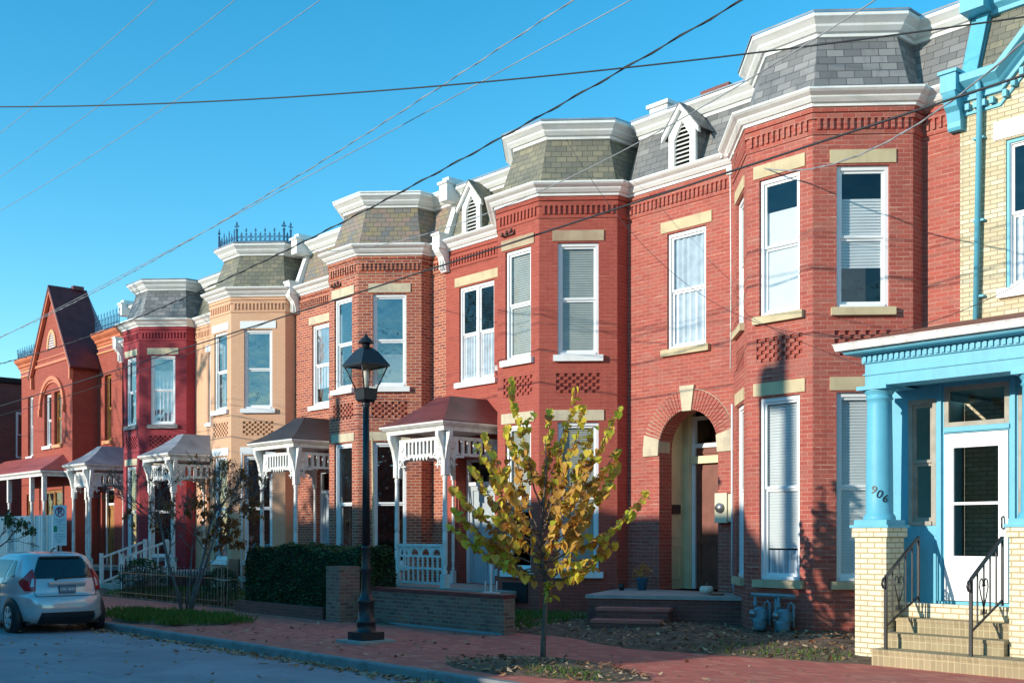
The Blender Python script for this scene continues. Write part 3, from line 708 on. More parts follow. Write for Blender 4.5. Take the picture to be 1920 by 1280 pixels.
def grass(name, pts, h0, h1, n, label):
    g = MB()
    for i in range(n):
        x, y, z = pts(); a = random.uniform(0, 6.28); h = random.uniform(h0, h1); w = .006 + h * .05; lx, ly = random.uniform(-.6, .6) * h, random.uniform(-.6, .6) * h
        dx, dy = math.cos(a) * w, math.sin(a) * w
        g.add([(x - dx, y - dy, z), (x + dx, y + dy, z), (x + dx * .6 + lx * .4, y + dy * .6 + ly * .4, z + h * .6), (x + lx, y + ly, z + h)], [(0, 1, 2), (0, 2, 3)])
    return tag(g.build(name, M_['grassblade']), label, 'grass', kind='stuff')
def ell(cx, cy, rx, ry, z):
    def f():
        a = random.uniform(0, 6.28); r = math.sqrt(random.random()); return (cx + rx * r * math.cos(a), cy + ry * r * math.sin(a), z + .05 * (1 - r * r))
    return f
def clump(cx, cy, rx, ry, z):
    cs_ = [(random.gauss(0, .5), random.gauss(0, .42), random.uniform(.1, .4)) for _ in range(38)]
    def f():
        while True:
            a, b, r = random.choice(cs_); x = a + random.gauss(0, r * .6); y = b + random.gauss(0, r * .8)
            if abs(y) < 1.12: return (cx + rx * x, cy + ry * y, z + .03)
    return f
grass('grass', clump(-20.4, -6.42, 1.45, .85, .015), .04, .15, 12000, 'green grass growing round the foot of the multi-trunked street tree')
grass('grass', ell(-9.5, -6.75, .9, .35, .015), .02, .06, 500, 'sparse short grass in the sunlit tree pit by the yellow leaved tree')
def yardpts(x0, x1, y0, y1):
    def f():
        x = random.uniform(x0, x1); y = random.uniform(max(y0, yard_edge(x) + .05), y1); return (x, y, yard_z(x, y) - .005)
    return f
grass('grass', yardpts(-17, -13.6, -3.4, -1.5), .04, .13, 2600, 'low weeds in the shaded bed below the red bay')
grass('grass', yardpts(-30, -21.8, -4.1, -1.6), .04, .12, 3000, 'thin grass behind the hooped iron fence')
grass('grass', yardpts(-9.9, -7.7, -3.8, -3.0), .02, .07, 420, 'tufts of weeds at the sunlit edge of the mulch bed')
def litter(name, n, pts, label, s0=.03, s1=.07):
    g = MB()
    for i in range(n):
        x, y, z = pts(); a = random.uniform(0, 6.28); s = random.uniform(s0, s1); M = Matrix.Translation((x, y, z + .006)) @ Matrix.Rotation(a, 4, 'Z') @ Matrix.Rotation(random.uniform(-.5, .5), 4, 'X') @ Matrix.Rotation(random.uniform(-.4, .4), 4, 'Y')
        c = random.uniform(.15, .6) * s
        g.add([(-s, 0, c), (-.3 * s, -.5 * s, c * .2), (.8 * s, 0, 0), (-.3 * s, .5 * s, c * .2)], [(0, 1, 2), (0, 2, 3)], M)
    return tag(g.build(name, M_['litter']), label, 'leaves', kind='stuff')
litter('fallen_leaves', 1500, lambda: (random.uniform(-22, -2), -7.72 - abs(random.gauss(0, .17)), RZ + .002), 'drift of dry leaves in the gutter along the kerb')
litter('fallen_leaves', 420, lambda: (random.uniform(-24, -3), random.uniform(-7.4, -4.3), .012), 'scattered dry leaves on the brick pavement')
litter('fallen_leaves', 260, lambda: (random.uniform(-24, -3), random.uniform(-11.5, -7.9), RZ + .055), 'few dry leaves lying on the road')
litter('fallen_leaves', 1100, yardpts(-14.5, -7.7, -4.1, -.9), 'thick leaf litter covering the mulch bed by the brick stoop')
litter('fallen_leaves', 350, ell(-10.0, -6.5, 1.6, .8, .02), 'dry leaves round the base of the yellow leaved tree')
litter('fallen_leaves', 500, yardpts(-30, -18, -4.2, -3.6), 'dry leaves caught along the iron fence')

# ------------------------------------------------------------------ row houses
B_white = (M_['blind'], .0, 1, 'slat'); B_bg = (M_['blind_beige'], 0, 1, 'slat')
bw = M_['blind']
A, polyA = row_house('brick_house', 'painted red brick house with round arched doorway and grey slate mansard', -10.10, -4.35, 2.23,
    dict(brick='red_a', slate='slate', arch=True, dormer=-2.95, lintel='ochre', dz=0.0, winw=.45, deck='greyroof',
         blinds={'Fu': [(bw, 0, .78, 'flat')], 'Ru': [(bw, .28, .8, 'slat')], 'Fl': [(bw, .16, 1, 'slat'), (M_['curtain'], 0, .15, 'cloth')], 'Rl': [(bw, 0, 1, 'slat')], 'door': [(M_['curtain'], 0, 1, 'cloth')]}))
Cc, polyC = row_house('brick_house', 'painted red brick house with maroon tin porch roof and double upper window', -16.10, -3.93, 1.65,
    dict(brick='red_c', slate='slate_olive', dormer=-2.92, lintel='brownstone', flatlintel='ochre', sill='white', lowlintel='stone', dz=.004, winx=-2.85, winw=.6, double=True, doorx=-2.85, doorw=.62,
         blinds={'Fu': [(M_['blind_beige'], 0, 1, 'slat')], 'Ru': [(M_['blind_beige'], 0, 1, 'slat')], 'Rl': [(M_['blind_beige'], 0, 1, 'slat')], 'Fl': [(M_['blind_beige'], .4, 1, 'slat')], 'door': [(M_['curtain'], 0, .5, 'cloth')]}))
Dd, polyD = row_house('brick_house', 'bare orange brick house with white sash windows and black tin porch roof', -22.20, -4.40, 2.17,
    dict(glass='glass_blue', brick='red_d', slate='slate_mix', lintel='stone', sill='white', dz=.008, doorx=-2.95, winx=-3.08, deck='white',
         blinds={'Ru': [(M_['blind_beige'], .0, .35, 'flat')], 'door': [(M_['curtain'], .2, 1, 'cloth')]}))
Ee, polyE = row_house('brick_house', 'tan painted brick house with iron cresting on its bay roof', -28.25, -4.25, 1.65,
    dict(glass='glass_blue', brick='tan', slate='slate_olive', lintel='cleanwhite', sill='cleanwhite', dz=.012, doorx=-2.85, winx=-2.95, blinds={}))
Ff, polyF = row_house('brick_house', 'crimson painted brick house beside the tan house', -34.15, -3.90, 1.65,
    dict(glass='glass_blue', brick='crimson', slate='slate', lintel='stone', sill='greystone', dz=.016, doorx=-3.05, winx=-3.1, winw=.4,
         blinds={'Ru': [(M_['curtain'], 0, .8, 'cloth')]}))
party_pilaster(Cc, -3.88, M_['white']); party_pilaster(Dd, -4.25, M_['white']); party_pilaster(Ff, -3.8, M_['white'])
c = MB(); cresting(c, offs(polyE[1:7], -.22), PL + .012 + .3, h=.40, sp=.13); c.build('cresting', M_['crest'], Ee)
# chimneys and roof boxes
for root, x, y, w in ((A, -3.8, 2.0, .6), (Dd, -3.8, 4.5, .6)):
    c = MB(); c.box(x - w / 2, x + w / 2, y, y + .6, 8.9, 10.48 if root is A else 9.9); c.box(x - w / 2 - .05, x + w / 2 + .05, y - .05, y + .65, 10.48 if root is A else 9.9, 10.58 if root is A else 10.0)
    c.build('chimney', M_['darkbrick'], root)
MB().box(-4.5, -4.05, .8, 1.4, 9.4, 10.03).box(-4.55, -4.0, .75, 1.45, 10.03, 10.1).build('party_wall_block', M_['white'], A)
# panelled vestibule and door inside the round arch
Mf = frame((0, 0), (1, 0))
v = MB(); dx = -2.89
v.box(dx - .86, dx - .8, .37, 1.0, .62, 4.1); v.box(dx + .8, dx + .86, .37, 1.0, .62, 4.1); v.box(dx - .8, dx + .8, .37, 1.0, 4.0, 4.06)
v.box(dx - .8, dx - .69, .362, .372, .62, 4.0); v.box(dx + .69, dx + .8, .362, .372, .62, 4.0)
for (a, b) in ((.42, .74),):
    for (p, q) in ((.8, 1.45), (1.6, 3.6)):
        for sg in (-1, 1):
            for (aa, bb, pp, qq) in ((a, b, p, p + .03), (a, b, q - .03, q), (a, a + .03, p + .03, q - .03), (b - .03, b, p + .03, q - .03)):
                v.box(dx + sg * .80 - (0 if sg < 0 else .018), dx + sg * .80 + (.018 if sg < 0 else 0), aa, bb, pp, qq)
v.box(dx - .8, dx - .62, .86, 1.0, .62, 4.0); v.box(dx + .62, dx + .8, .86, 1.0, .62, 4.0); v.box(dx - .69, dx - .64, .82, .86, .62, 3.9); v.box(dx - .62, dx + .62, .84, 1.0, 3.0, 3.14)
ves = v.build('vestibule', M_['cream_wood'], A)
door(A, Mf, dx - .62, dx + .62, .62, 3.9, .92, M_['doorred'])
MB().box(dx - .80, dx - .74, .46, .70, 2.05, 2.22).build('mailbox', M_['black'], ves)
ar = MB(); mo = MB()
n = 40
for k in range(n):
    t0 = R(180 * (k + .1) / n); t1 = R(180 * (k + .9) / n)
    if 84 < 180 * (k + .5) / n < 96: continue
    if k in (0, 1, n - 2, n - 1): continue
    ar.prism([(dx + r * math.cos(t), 3.24 + r * math.sin(t)) for r, t in ((.685, t0), (.685, t1), (1.05, t1), (1.05, t0))], -.022, -.002)
arch = ar.build('door_arch', M_['red_a'], A)
for k in range(36):
    t0 = R(180 * k / 36); t1 = R(180 * (k + 1) / 36)
    mo.prism([(dx + r * math.cos(t), 3.24 + r * math.sin(t)) for r, t in ((.682, t0), (.682, t1), (1.06, t1), (1.06, t0))], -.006, -.001)
mo.build('mortar', M_['stone'], arch)
ks = MB(); ks.prism([(dx - .10, 3.90), (dx + .10, 3.90), (dx + .17, 4.36), (dx - .17, 4.36)], -.045, .1); ks.build('keystone', M_['stone'], arch)
for sg in (-1, 1):
    ks = MB(); ks.prism([(dx + sg * .685, 3.12), (dx + sg * 1.05, 3.12), (dx + sg * 1.05, 3.24), (dx + sg * 1.02, 3.52), (dx + sg * .66, 3.42)], -.04, .3); ks.build('springer', M_['stone'], arch)
# angled stoop and steps (local to house A)
def rotpoly(mb, pts, z0, z1, mi=0):
    n = len(pts); vs = [(x, y, z0) for x, y in pts] + [(x, y, z1) for x, y in pts]
    mb.add(vs, [list(range(n)), list(range(n, 2 * n))] + [(i, (i + 1) % n, (i + 1) % n + n, i + n) for i in range(n)], mi=mi)
st = MB(); ox = 10.10
rotpoly(st, [(-14.58 + ox, -.004), (-13.35 + ox, -2.25), (-11.13 + ox, -.92), (-11.77 + ox, -.28), (-11.77 + ox, -.004)], 0, .57)
rotpoly(st, [(-14.60 + ox, -.003), (-13.36 + ox, -2.29), (-11.10 + ox, -.94), (-11.765 + ox, -.27), (-11.765 + ox, -.003)], .57, .63, 1)
stoop = st.build('stoop', [M_['darkbrick'], M_['concrete']], A)
d_ = Vector((2.22, 1.33)).normalized(); nn = Vector((d_.y, -d_.x))
o_ = Vector((-13.2 + ox, -2.16))
for (dist, s0, s1, z) in ((.42, .08, 1.28, .44), (.84, .08, 1.20, .27)):
    a = o_ + d_ * s0; b = o_ + d_ * s1; sb = MB()
    rotpoly(sb, [tuple(a), tuple(a + nn * dist), tuple(b + nn * dist), tuple(b)], 0, z - .05)
    e = .015
    rotpoly(sb, [tuple(a - d_ * e), tuple(a + nn * (dist + e) - d_ * e), tuple(b + nn * (dist + e) + d_ * e), tuple(b + d_ * e)], z - .05, z, 1)
    sb.build('step', [M_['darkbrick'], M_['tread']], stoop)
# doors behind the gingerbread porches
for root, dxx, w, m, top in ((Cc, -2.85, .62, 'doorgrey', 3.35), (Dd, -2.95, .55, 'doorgrey', 3.35), (Ee, -2.85, .55, 'doorbrown', 3.35), (Ff, -3.05, .55, 'wood', 3.35)):
    door(root, Mf, dxx - w, dxx + w, .56, top, .26, M_[m])
porch(Cc, -3.55, -1.89, -1.65, .56, dict(roof='maroon', rail=True, deckx1=.0, deckx0=-3.9))
porch(Dd, -3.25, -1.62, -1.65, .56, dict(roof='blackroof', deckx0=-4.35, deckx1=-1.2))
porch(Ee, -3.5, -2.0, -1.8, .60, dict(roof='greyroof'))
porch(Ff, -3.6, -2.2, -1.8, .60, dict(roof='greyroof'))
# second lean-to pole under the porch eave of the red and orange houses
tag(MB().tube([(-19.72, -2.2, .3), (-20.15, -1.95, 3.74)], .022, 6).build('bamboo_pole', M_['bamboo']), 'pale bamboo pole leaning against the maroon roofed porch', 'pole')
tag(MB().tube([(-25.5, -2.2, .3), (-25.95, -1.95, 3.74)], .025, 6).build('plastic_pipe', M_['oldwhite']), 'thin white pipe leaning beside the black roofed porch', 'pipe')
# front stairs with white handrails (tan house)
def stairs(root, x0, x1, y0, y1, n, top):
    sb = MB(); dy = (y1 - y0) / n; dzz = (top - .15) / n
    for k in range(n): sb.box(x0, x1, y0 + k * dy, y1, .05 if k == 0 else .15 + k * dzz, .15 + (k + 1) * dzz)
    s_ = sb.build('front_steps', M_['concrete'], root)
    for x in (x0 + .04, x1 - .04):
        r_ = MB(); r_.box(x - .045, x + .045, y0 - .02, y0 + .07, .1, 1.12); r_.box(x - .045, x + .045, y1 - .07, y1 + .02, top - .1, top + .92)
        def bar(h, w): r_.add([(x + sx * w, yy, zz + dd) for (yy, zz) in ((y0 + .05, .15 + h), (y1 - .05, top + h)) for sx in (-1, 1) for dd in (0, .06)], [(0, 1, 3, 2), (4, 6, 7, 5), (0, 4, 5, 1), (2, 3, 7, 6), (1, 5, 7, 3), (0, 2, 6, 4)])
        bar(.82, .03); bar(.12, .02)
        for k in range(1, 5):
            t = k / 5; yy = y0 + .05 + (y1 - y0 - .1) * t; zz = .15 + (top - .15) * t; r_.box(x - .015, x + .015, yy - .02, yy + .02, zz + .12, zz + .83)
        r_.build('handrail', M_['oldwhite'], s_)
stairs(Ee, -3.5, -1.95, -3.3, -1.95, 4, .6)
# wall bits on house A: meter boxes, conduit, rain pipe, service head
mt = MB(); mt.box(-2.16, -1.90, -.16, -.003, 1.86, 2.38); mt.box(-1.895, -1.74, -.13, -.003, 1.88, 2.36)
me_ = mt.build('meter_box', M_['metalmeter'], A)
Mm = Matrix.Translation((-2.04, -.16, 2.12)) @ Matrix.Rotation(R(90), 4, 'X')
MB().lathe([(.0, -.005), (.085, -.005), (.09, .03), (.07, .06), (.0, .065)], 18, Mm).build('dial', M_['steel'], me_)
MB().lathe([(.062, .0), (.062, .075), (.0, .08)], 18, Mm).build('glass_dome', M_['glass_clear'], me_)
MB().tube([(-1.80, -.09, 2.38), (-1.80, -.09, .75), (-1.72, -.16, .62), (-1.58, -.5, .55), (-1.56, -.52, .35)], .03, 8).build('conduit', M_['gasblue'], A)
MB().tube([(-1.70, -.27, 3.9), (-1.70, -.27, .95)], .02, 6).build('white_pipe', M_['cleanwhite'], A)
hd = MB(); hd.box(-1.80, -1.68, -.3, -.22, 7.86, 8.02); hd.tube([(-1.74, -.27, 7.86), (-1.71, -.30, 7.3), (-1.70, -.30, 6.0), (-1.71, -.30, 4.5)], .012, 5)
for k in range(3): hd.lathe([(0, 0), (.03, .0), (.03, .03), (.018, .035), (.03, .05), (0, .06)], 8, Matrix.Translation((-1.2 + .12 * k - .3, -.82 - .0, 7.95)))
hd.build('service_head', M_['oldwhite'], A)
for root, xo in ((Cc, 0), (Dd, 0)):
    iv = MB()
    iv.box(-.42, -.08, -1.40, -1.352, 7.5, 7.53)
    for k in range(3):
        iv.lathe([(0, 0), (.032, .0), (.038, .03), (.02, .04), (.036, .06), (.0, .08)], 8, Matrix.Translation((-.38 + .13 * k, -1.42, 7.50 + .02 * k)))
    iv.build('insulator_bracket', M_['doorbrown'], root)
MB().box(-.41, .29, -1.39, -1.352, .34, .72).build('vent_grille', M_['black'], Cc)
# gas meters
gm_root = empty('gas_meter', (-10.33, -1.52, .16), 'blue grey gas meter with its manifold left of its twin below the bay window', 'gas meter', 'twin gas meters')
def gas(root, withpipe):
    b = MB(); b.lathe([(.0, .0), (.07, .01), (.10, .06), (.115, .16), (.115, .19)], 14); b.box(-.13, .13, -.085, .085, .19, .33); b.lathe([(.10, .33), (.06, .37), (.0, .375)], 12)
    b.build('body', M_['gasblue'], root)
    d = MB(); d.lathe([(.0, 0), (.055, .0), (.055, .04), (.0, .045)], 14, Matrix.Translation((-.07, -.086, .27)) @ Matrix.Rotation(R(90), 4, 'X')); d.build('dial', M_['steel'], root)
    p = MB(); p.tube([(-.09, 0, .33), (-.09, 0, .56)], .02, 8); p.tube([(.09, 0, .33), (.09, 0, .43), (.14, .0, .47), (.18, .0, .43), (.18, .0, .1)], .018, 8); p.lathe([(.03, 0), (.035, .03), (.03, .06)], 8, Matrix.Translation((-.09, 0, .40)))
    if withpipe: p.tube([(-.16, 0, .56), (.62, 0, .56)], .028, 10); p.tube([(.27, .04, .56), (.27, .04, -.05)], .028, 8)
    p.build('pipework', M_['gasblue'], root)
gas(gm_root, True)
g2 = empty('gas_meter', (-9.90, -1.52, .15), 'right hand blue grey gas meter on the bay wall, with no manifold of its own', 'gas meter', 'twin gas meters'); gas(g2, False)
# pot plant and pumpkin on the stoop
p = empty('potted_plant', (-13.72, -.42, .63), 'orange flowering plant in a blue pot beside the arched door', 'potted plant')
MB().lathe([(.0, 0), (.075, .0), (.11, .2), (.12, .21), (.12, .235), (.09, .235), (.085, .2), (.0, .2)], 16).build('pot', M_['pot'], p)
f = MB()
for k in range(230):
    a = random.uniform(0, 6.28); r = random.uniform(0, .2); z = .22 + random.uniform(0, .3) * (1 - r * 2.2); s = random.uniform(.012, .03)
    M = Matrix.Translation((r * math.cos(a), r * math.sin(a), z)) @ Matrix.Rotation(random.uniform(0, 6), 4, 'Z') @ Matrix.Rotation(random.uniform(-1.2, 1.2), 4, 'X')
    f.add([(-s, 0, 0), (0, -s * .6, 0), (s * 1.3, 0, 0), (0, s * .6, 0)], [(0, 1, 2, 3)], M)
f.build('foliage', M_['leaf_brown'], p)
p = MB()
vs = []; fs = []; n = 32; m_ = 9
for i in range(m_):
    t = math.pi * i / (m_ - 1); 
    for k in range(n):
        a = 2 * math.pi * k / n; r = .115 * math.sin(t) * (1 + .07 * math.cos(8 * a)); vs.append((r * math.cos(a), r * math.sin(a), .085 - .085 * math.cos(t) * (1 - .25 * (abs(math.cos(t)) > .9))))
for i in range(m_ - 1):
    for k in range(n): fs.append((i * n + k, i * n + (k + 1) % n, (i + 1) * n + (k + 1) % n, (i + 1) * n + k))
p.add(vs, fs, smooth=True); pk = empty('pumpkin', (-12.0, -.72, .63), 'small white pumpkin on the stoop right of the door', 'pumpkin'); p.build('body', M_['olive'], pk)
MB().tube([(0, 0, .13), (.005, 0, .18), (.02, 0, .215)], [.018, .012, .01], 6).build('stem', M_['palebark'], pk)
tag(MB().lathe([(0, 0), (.12, 0), (.14, .03), (.13, .03), (.11, .012), (0, .012)], 16, Matrix.Translation((-11.74, -.78, .632))).build('saucer', M_['terra']), 'terracotta saucer beside the white pumpkin', 'saucer')
tag(MB().lathe([(0, 0), (.05, 0), (.055, .12), (.05, .12), (.045, .02), (0, .02)], 12, Matrix.Translation((-13.93, -.75, .632))).build('plant_pot', M_['black']), 'small empty black pot left of the flowering plant', 'pot')

# ------------------------------------------------------------------ gabled house at the far end
G = empty('gabled_house', (-42.15, 0, 0), 'orange brick house with a steep front gable and iron cresting', 'house')
gx = 42.4; w = MB()
Mg = frame((0, 0), (1, 0))
def gpanel(a, b, y, z0, z1, ops): panel(w, frame((a, y), (b, y)), b - a, z0, z1, [(o[0] - a, o[1] - a, o[2], o[3]) for o in ops], .16)
gpanel(1.96, 4.2, 0, -.1, 8.2, [(2.55, 3.15, 5.0, 7.35), (2.3, 3.4, .6, 3.3)])
gpanel(-6.1, -1.96, 0, -.1, 8.2, [(-5.35, -4.75, 4.85, 7.3), (-5.5, -4.6, .8, 3.3)])
wy = -.93
gpanel(-1.96, 1.96, wy, -.1, 7.8, [(-.82, -.1, 4.95, 6.9), (.2, .92, 4.95, 6.9), (-1.0, 1.0, .8, 3.3)])
for sg in (-1, 1): w.quad((sg * 1.96, wy, -.1), (sg * 1.96, 0.3, -.1), (sg * 1.96, .3, 7.85), (sg * 1.96, wy, 7.8))
w.prism([(-1.96, 7.8), (1.96, 7.8), (0, 10.7)], wy, wy + .05)
w.quad((-6.1, 0, -.1), (-6.1, 11, -.1), (-6.1, 11, 9), (-6.1, 0, 8.2)); w.quad((4.2, 0, -.1), (4.2, 11, -.1), (4.2, 11, 9), (4.2, 0, 8.2)); w.quad((-6.1, 11, -.1), (4.2, 11, -.1), (4.2, 11, 9), (-6.1, 11, 9))
w.build('wall', M_['orange'], G)
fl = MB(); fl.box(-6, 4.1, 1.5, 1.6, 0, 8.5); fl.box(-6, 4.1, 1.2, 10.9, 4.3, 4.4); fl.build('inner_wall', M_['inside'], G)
rf = MB()
for sg in (-1, 1):
    rf.prism([(0, 10.86), (0, 10.70), (sg * 2.12, 7.56), (sg * 2.2, 7.62)], wy - .16, .35)
    rf.add([(sg * .0, .35, 10.8), (sg * 2.0, .35, 7.8), (sg * 2.0, 1.2, 8.6), (0, 1.2, 9.0)], [(0, 1, 2, 3)])
groof = rf.build('gable_roof', M_['maroon'], G)
MB().box(-.12, .12, -.2, .2, 10.8, 10.95).build('ridge_cap', M_['maroon'], groof)
tr_ = MB()
for sg in (-1, 1): tr_.prism([(0, 10.72), (0, 10.55), (sg * 2.02, 7.55), (sg * 2.12, 7.62)], wy - .14, wy - .02)
for sg in (-1, 1): tr_.box(sg * 1.95 - .06, sg * 1.95 + .06, wy - .12, wy + .02, 7.2, 7.62)
for a, b in ((-1.9, 1.9),): tr_.box(a, b, wy - .05, wy - .001, 7.95, 8.05); tr_.box(a + .1, b - .1, wy - .03, wy - .001, 8.2, 8.24)
tr_.build('gable_trim', M_['orangetrim'], G)
cn = MB()
for a, b in ((2.0, 4.25), (-6.15, -2.0)):
    cn = MB(); pl = [(a, 0), (b, 0)]
    sweep(cn, pl, [(.0, 8.42), (.06, 8.43), (.07, 8.5), (.14, 8.56), (.15, 8.62), (.26, 8.72), (.3, 8.8), (.3, 8.86), (-.3, 8.9)])
    corn = cn.build('cornice', M_['orangetrim'], G)
    cn = MB(); sweep(cn, [(a, 0), (b, 0)], [(0, 8.14), (.05, 8.15), (.06, 8.2), (0, 8.21)]); sweep(cn, [(a, 0), (b, 0)], [(0, 8.33), (.04, 8.34), (.05, 8.40), (0, 8.41)])
    cn.build('frieze_band', M_['orangetrim2'], corn)
cn = MB()
for a, b in ((2.0, 4.25), (-6.15, -2.0)): cn.quad((a, -.01, 8.15), (b, -.01, 8.15), (b, -.01, 8.45), (a, -.01, 8.45)); cn.quad((a, 0, 8.88), (b, 0, 8.88), (b, 11, 8.9), (a, 11, 8.9))
cn.build('roof_deck', M_['redmetal'], G)
cr = MB(); cresting(cr, [(2.1, -.15), (4.2, -.15)], 8.88, h=.62, sp=.13, corners=False); cr.build('cresting', M_['crest'], G); cr = MB(); cresting(cr, [(-6.1, -.15), (-3.0, -.15)], 8.88, h=.42, sp=.13, corners=False)
cresting(cr, [(-6.1, 3), (-6.1, -.15)], 8.88, h=.42, sp=.13, corners=False); cr.build('cresting', M_['crest'], G)
window(G, frame((0, 0), (1, 0)), 2.55, 3.15, 5.0, 7.35, M_['wood'], rec=.14, sill=(M_['orangetrim2'], 4.88, 4.999, .08))
window(G, frame((0, 0), (1, 0)), -5.35, -4.75, 4.85, 7.3, M_['cleanwhite'], rec=.14, sill=(M_['cleanwhite'], 4.73, 4.849, .08))
Mw = frame((0, wy), (1, wy))
window(G, Mw, -.82, -.1, 4.95, 6.9, M_['cleanwhite'], rec=.14, sill=(M_['cleanwhite'], 4.83, 4.949, .08))
window(G, Mw, .2, .92, 4.95, 6.9, M_['wood'], blind=[(M_['blind_beige'], 0, 1, 'flat')], rec=.14, sill=(M_['orangetrim2'], 4.83, 4.949, .08))
hm = MB(); ac = [(.05 + 1.28 * math.cos(t), 6.35 + 1.28 * math.sin(t) * .9) for t in [R(180 * k / 20) for k in range(21)]]; ai = [(.05 + 1.12 * math.cos(t), 6.35 + 1.12 * math.sin(t) * .9) for t in [R(180 * k / 20) for k in range(21)]]
for k in range(20): hm.prism([ac[k], ac[k + 1], ai[k + 1], ai[k]], wy - .09, wy - .001)
for sg in (-1, 1): hm.box(.05 + sg * 1.2 - .08, .05 + sg * 1.2 + .08, wy - .11, wy - .001, 6.1, 6.35)
for k in range(12):
    t0, t1 = R(180 * k / 12), R(180 * (k + 1) / 12); 
    hm.prism([(.05 + .86 * math.cos(t0), 6.88 + .05 + .4 * math.sin(t0)), (.05 + .86 * math.cos(t1), 6.93 + .4 * math.sin(t1)), (.05 + .78 * math.cos(t1), 6.93 + .33 * math.sin(t1)), (.05 + .78 * math.cos(t0), 6.93 + .33 * math.sin(t0))], wy - .05, wy - .001)
hm.build('hood_mould', M_['orangetrim'], G)
vn = MB(); pts = [(.0 + .34 * math.cos(t), 8.55 + .55 * math.sin(t)) for t in [R(180 * k / 12) for k in range(13)]]; po_ = [(.0 + .46 * math.cos(t), 8.55 + .68 * math.sin(t)) for t in [R(180 * k / 12) for k in range(13)]]
for k in range(12): vn.prism([po_[k], po_[k + 1], pts[k + 1], pts[k]], wy - .05, wy - .001)
vent = vn.build('gable_vent', M_['orangetrim2'], G)
lv = MB()
for k in range(6):
    z = 8.56 + k * .09; hw = .34 * math.sqrt(max(0, 1 - ((z - 8.55) / .55) ** 2)); lv.quad((-hw, wy - .03, z), (hw, wy - .03, z), (hw, wy - .004, z + .06), (-hw, wy - .004, z + .06))
lv.build('louvres', M_['oldwhite'], vent)
# its long red porch
pg = MB(); pp = [(-5.5, -2.05), (2.2, -2.05), (2.2, -1.25), (4.05, -1.25)]
pg.box(-5.4, 2.1, -2.0, -.935, -.05, .6); pg.box(2.1, 4.05, -1.2, -.004, -.05, .6)
gp = pg.build('porch', M_['concrete'], G)
rf = MB(); sweep(rf, pp, [(0.12, 3.9), (.1, 3.93), (-.45, 4.2), (-.85, 4.42), (-1.2, 4.62)]); rf.build('porch_roof', M_['redmetal'], gp)
fc = MB(); sweep(fc, pp, [(-.1, 3.70), (.02, 3.70), (.03, 3.78), (.11, 3.84), (.12, 3.895), (-.1, 3.9)]); fc.build('fascia', M_['oldwhite'], gp)
for (x, y) in ((-5.3, -1.95), (-1.55, -1.95), (.85, -1.95), (2.08, -1.95), (3.9, -1.15), (-3.4, -1.95)):
    po = MB(); turned_post(po, x, y, .6, 3.72, .07); po.build('post', M_['oldwhite'], gp)
sc = MB(); sc.box(-4.3, 3.0, -1.86, -1.82, .7, 2.34)
for k in range(30): sc.box(-4.3 + k * .25, -4.3 + k * .25 + .02, -1.875, -1.861, .7, 2.34)
sc.build('screen_panel', M_['cleanwhite'], gp)
MB().box(.0, .22, -2.0, -1.88, 1.85, 2.05).build('hanging_basket', M_['doorbrown'], gp)
door(G, Mg, 2.45, 3.25, .6, 3.3, .12, M_['wood']); window(G, Mw, -1.0, 1.0, .85, 3.3, M_['wood'], rec=.1, double=True); window(G, Mg, -5.5, -4.6, .8, 3.3, M_['wood'], rec=.1)

# dark brick house beyond the gap
H = empty('corner_house', (-56, 3, 0), 'dark brick house in shade beyond the gabled house', 'house')
h = MB(); h.box(-6, 5.2, -6, 8, -.1, 8.2); h.build('wall', M_['darkbrick'], H)
h = MB(); sweep(h, [(-6, -6), (5.2, -6), (5.2, 8)], [(0, 8.2), (.12, 8.25), (.15, 8.45), (-.2, 8.5)]); h.box(-6, 5.2, -6, 8, 8.2, 8.3); h.build('cornice', M_['cardark'], H)
window(H, frame((5.203, -4), (5.203, -3)), -.6, .3, 5, 7, M_['cleanwhite'], rec=-.02); window(H, frame((5.203, -4), (5.203, -3)), 1.6, 2.5, 5, 7, M_['cleanwhite'], rec=-.02); window(H, frame((5.203, -4), (5.203, -3)), -.6, .3, 1, 3.2, M_['cleanwhite'], rec=-.02)

# ------------------------------------------------------------------ yellow brick house with blue porch
Y = empty('yellow_brick_house', (-7.0, 0, 0), 'pale yellow brick house with sky blue trim and enclosed columned porch', 'house')
yo = 7.0; w = MB(); xl, xr = -.868, 6.0
panel(w, frame((xl, 0), (xr, 0)), xr - xl, -.1, 8.0, [(-7.19 + yo - xl, -6.27 + yo - xl, 5.17, 7.30), (3.4, 4.3, 5.17, 7.3)])
w.quad((xl, 0, -.1), (xl, 11, -.1), (xl, 11, 9), (xl, 0, 8)); w.quad((xr, 0, -.1), (xr, 11, -.1), (xr, 11, 9), (xr, 0, 8)); w.quad((xl, 11, -.1), (xr, 11, -.1), (xr, 11, 9), (xl, 11, 9))
gcx = 2.0; w.prism([(-.24 + 0, 7.99), (gcx * 2 + .24, 7.99), (gcx, 10.2)], .0005, .1)
w.build('wall', M_['yellow'], Y)
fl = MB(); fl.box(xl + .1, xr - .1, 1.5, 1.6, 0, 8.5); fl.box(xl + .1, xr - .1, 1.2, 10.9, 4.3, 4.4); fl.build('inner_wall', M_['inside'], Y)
window(Y, frame((0, 0), (1, 0)), -.19, .73, 5.17, 7.30, M_['cleanwhite'], blind=[(M_['curtain'], 0, .5, 'cloth')], lint=(M_['cleanwhite'], 7.33, 7.59, .17), sill=(M_['cleanwhite'], 5.04, 5.169, .1))
window(Y, frame((0, 0), (1, 0)), 2.53, 3.43, 5.17, 7.30, M_['cleanwhite'], lint=(M_['cleanwhite'], 7.33, 7.59, .17), sill=(M_['cleanwhite'], 5.04, 5.169, .1))
bl = MB(); 
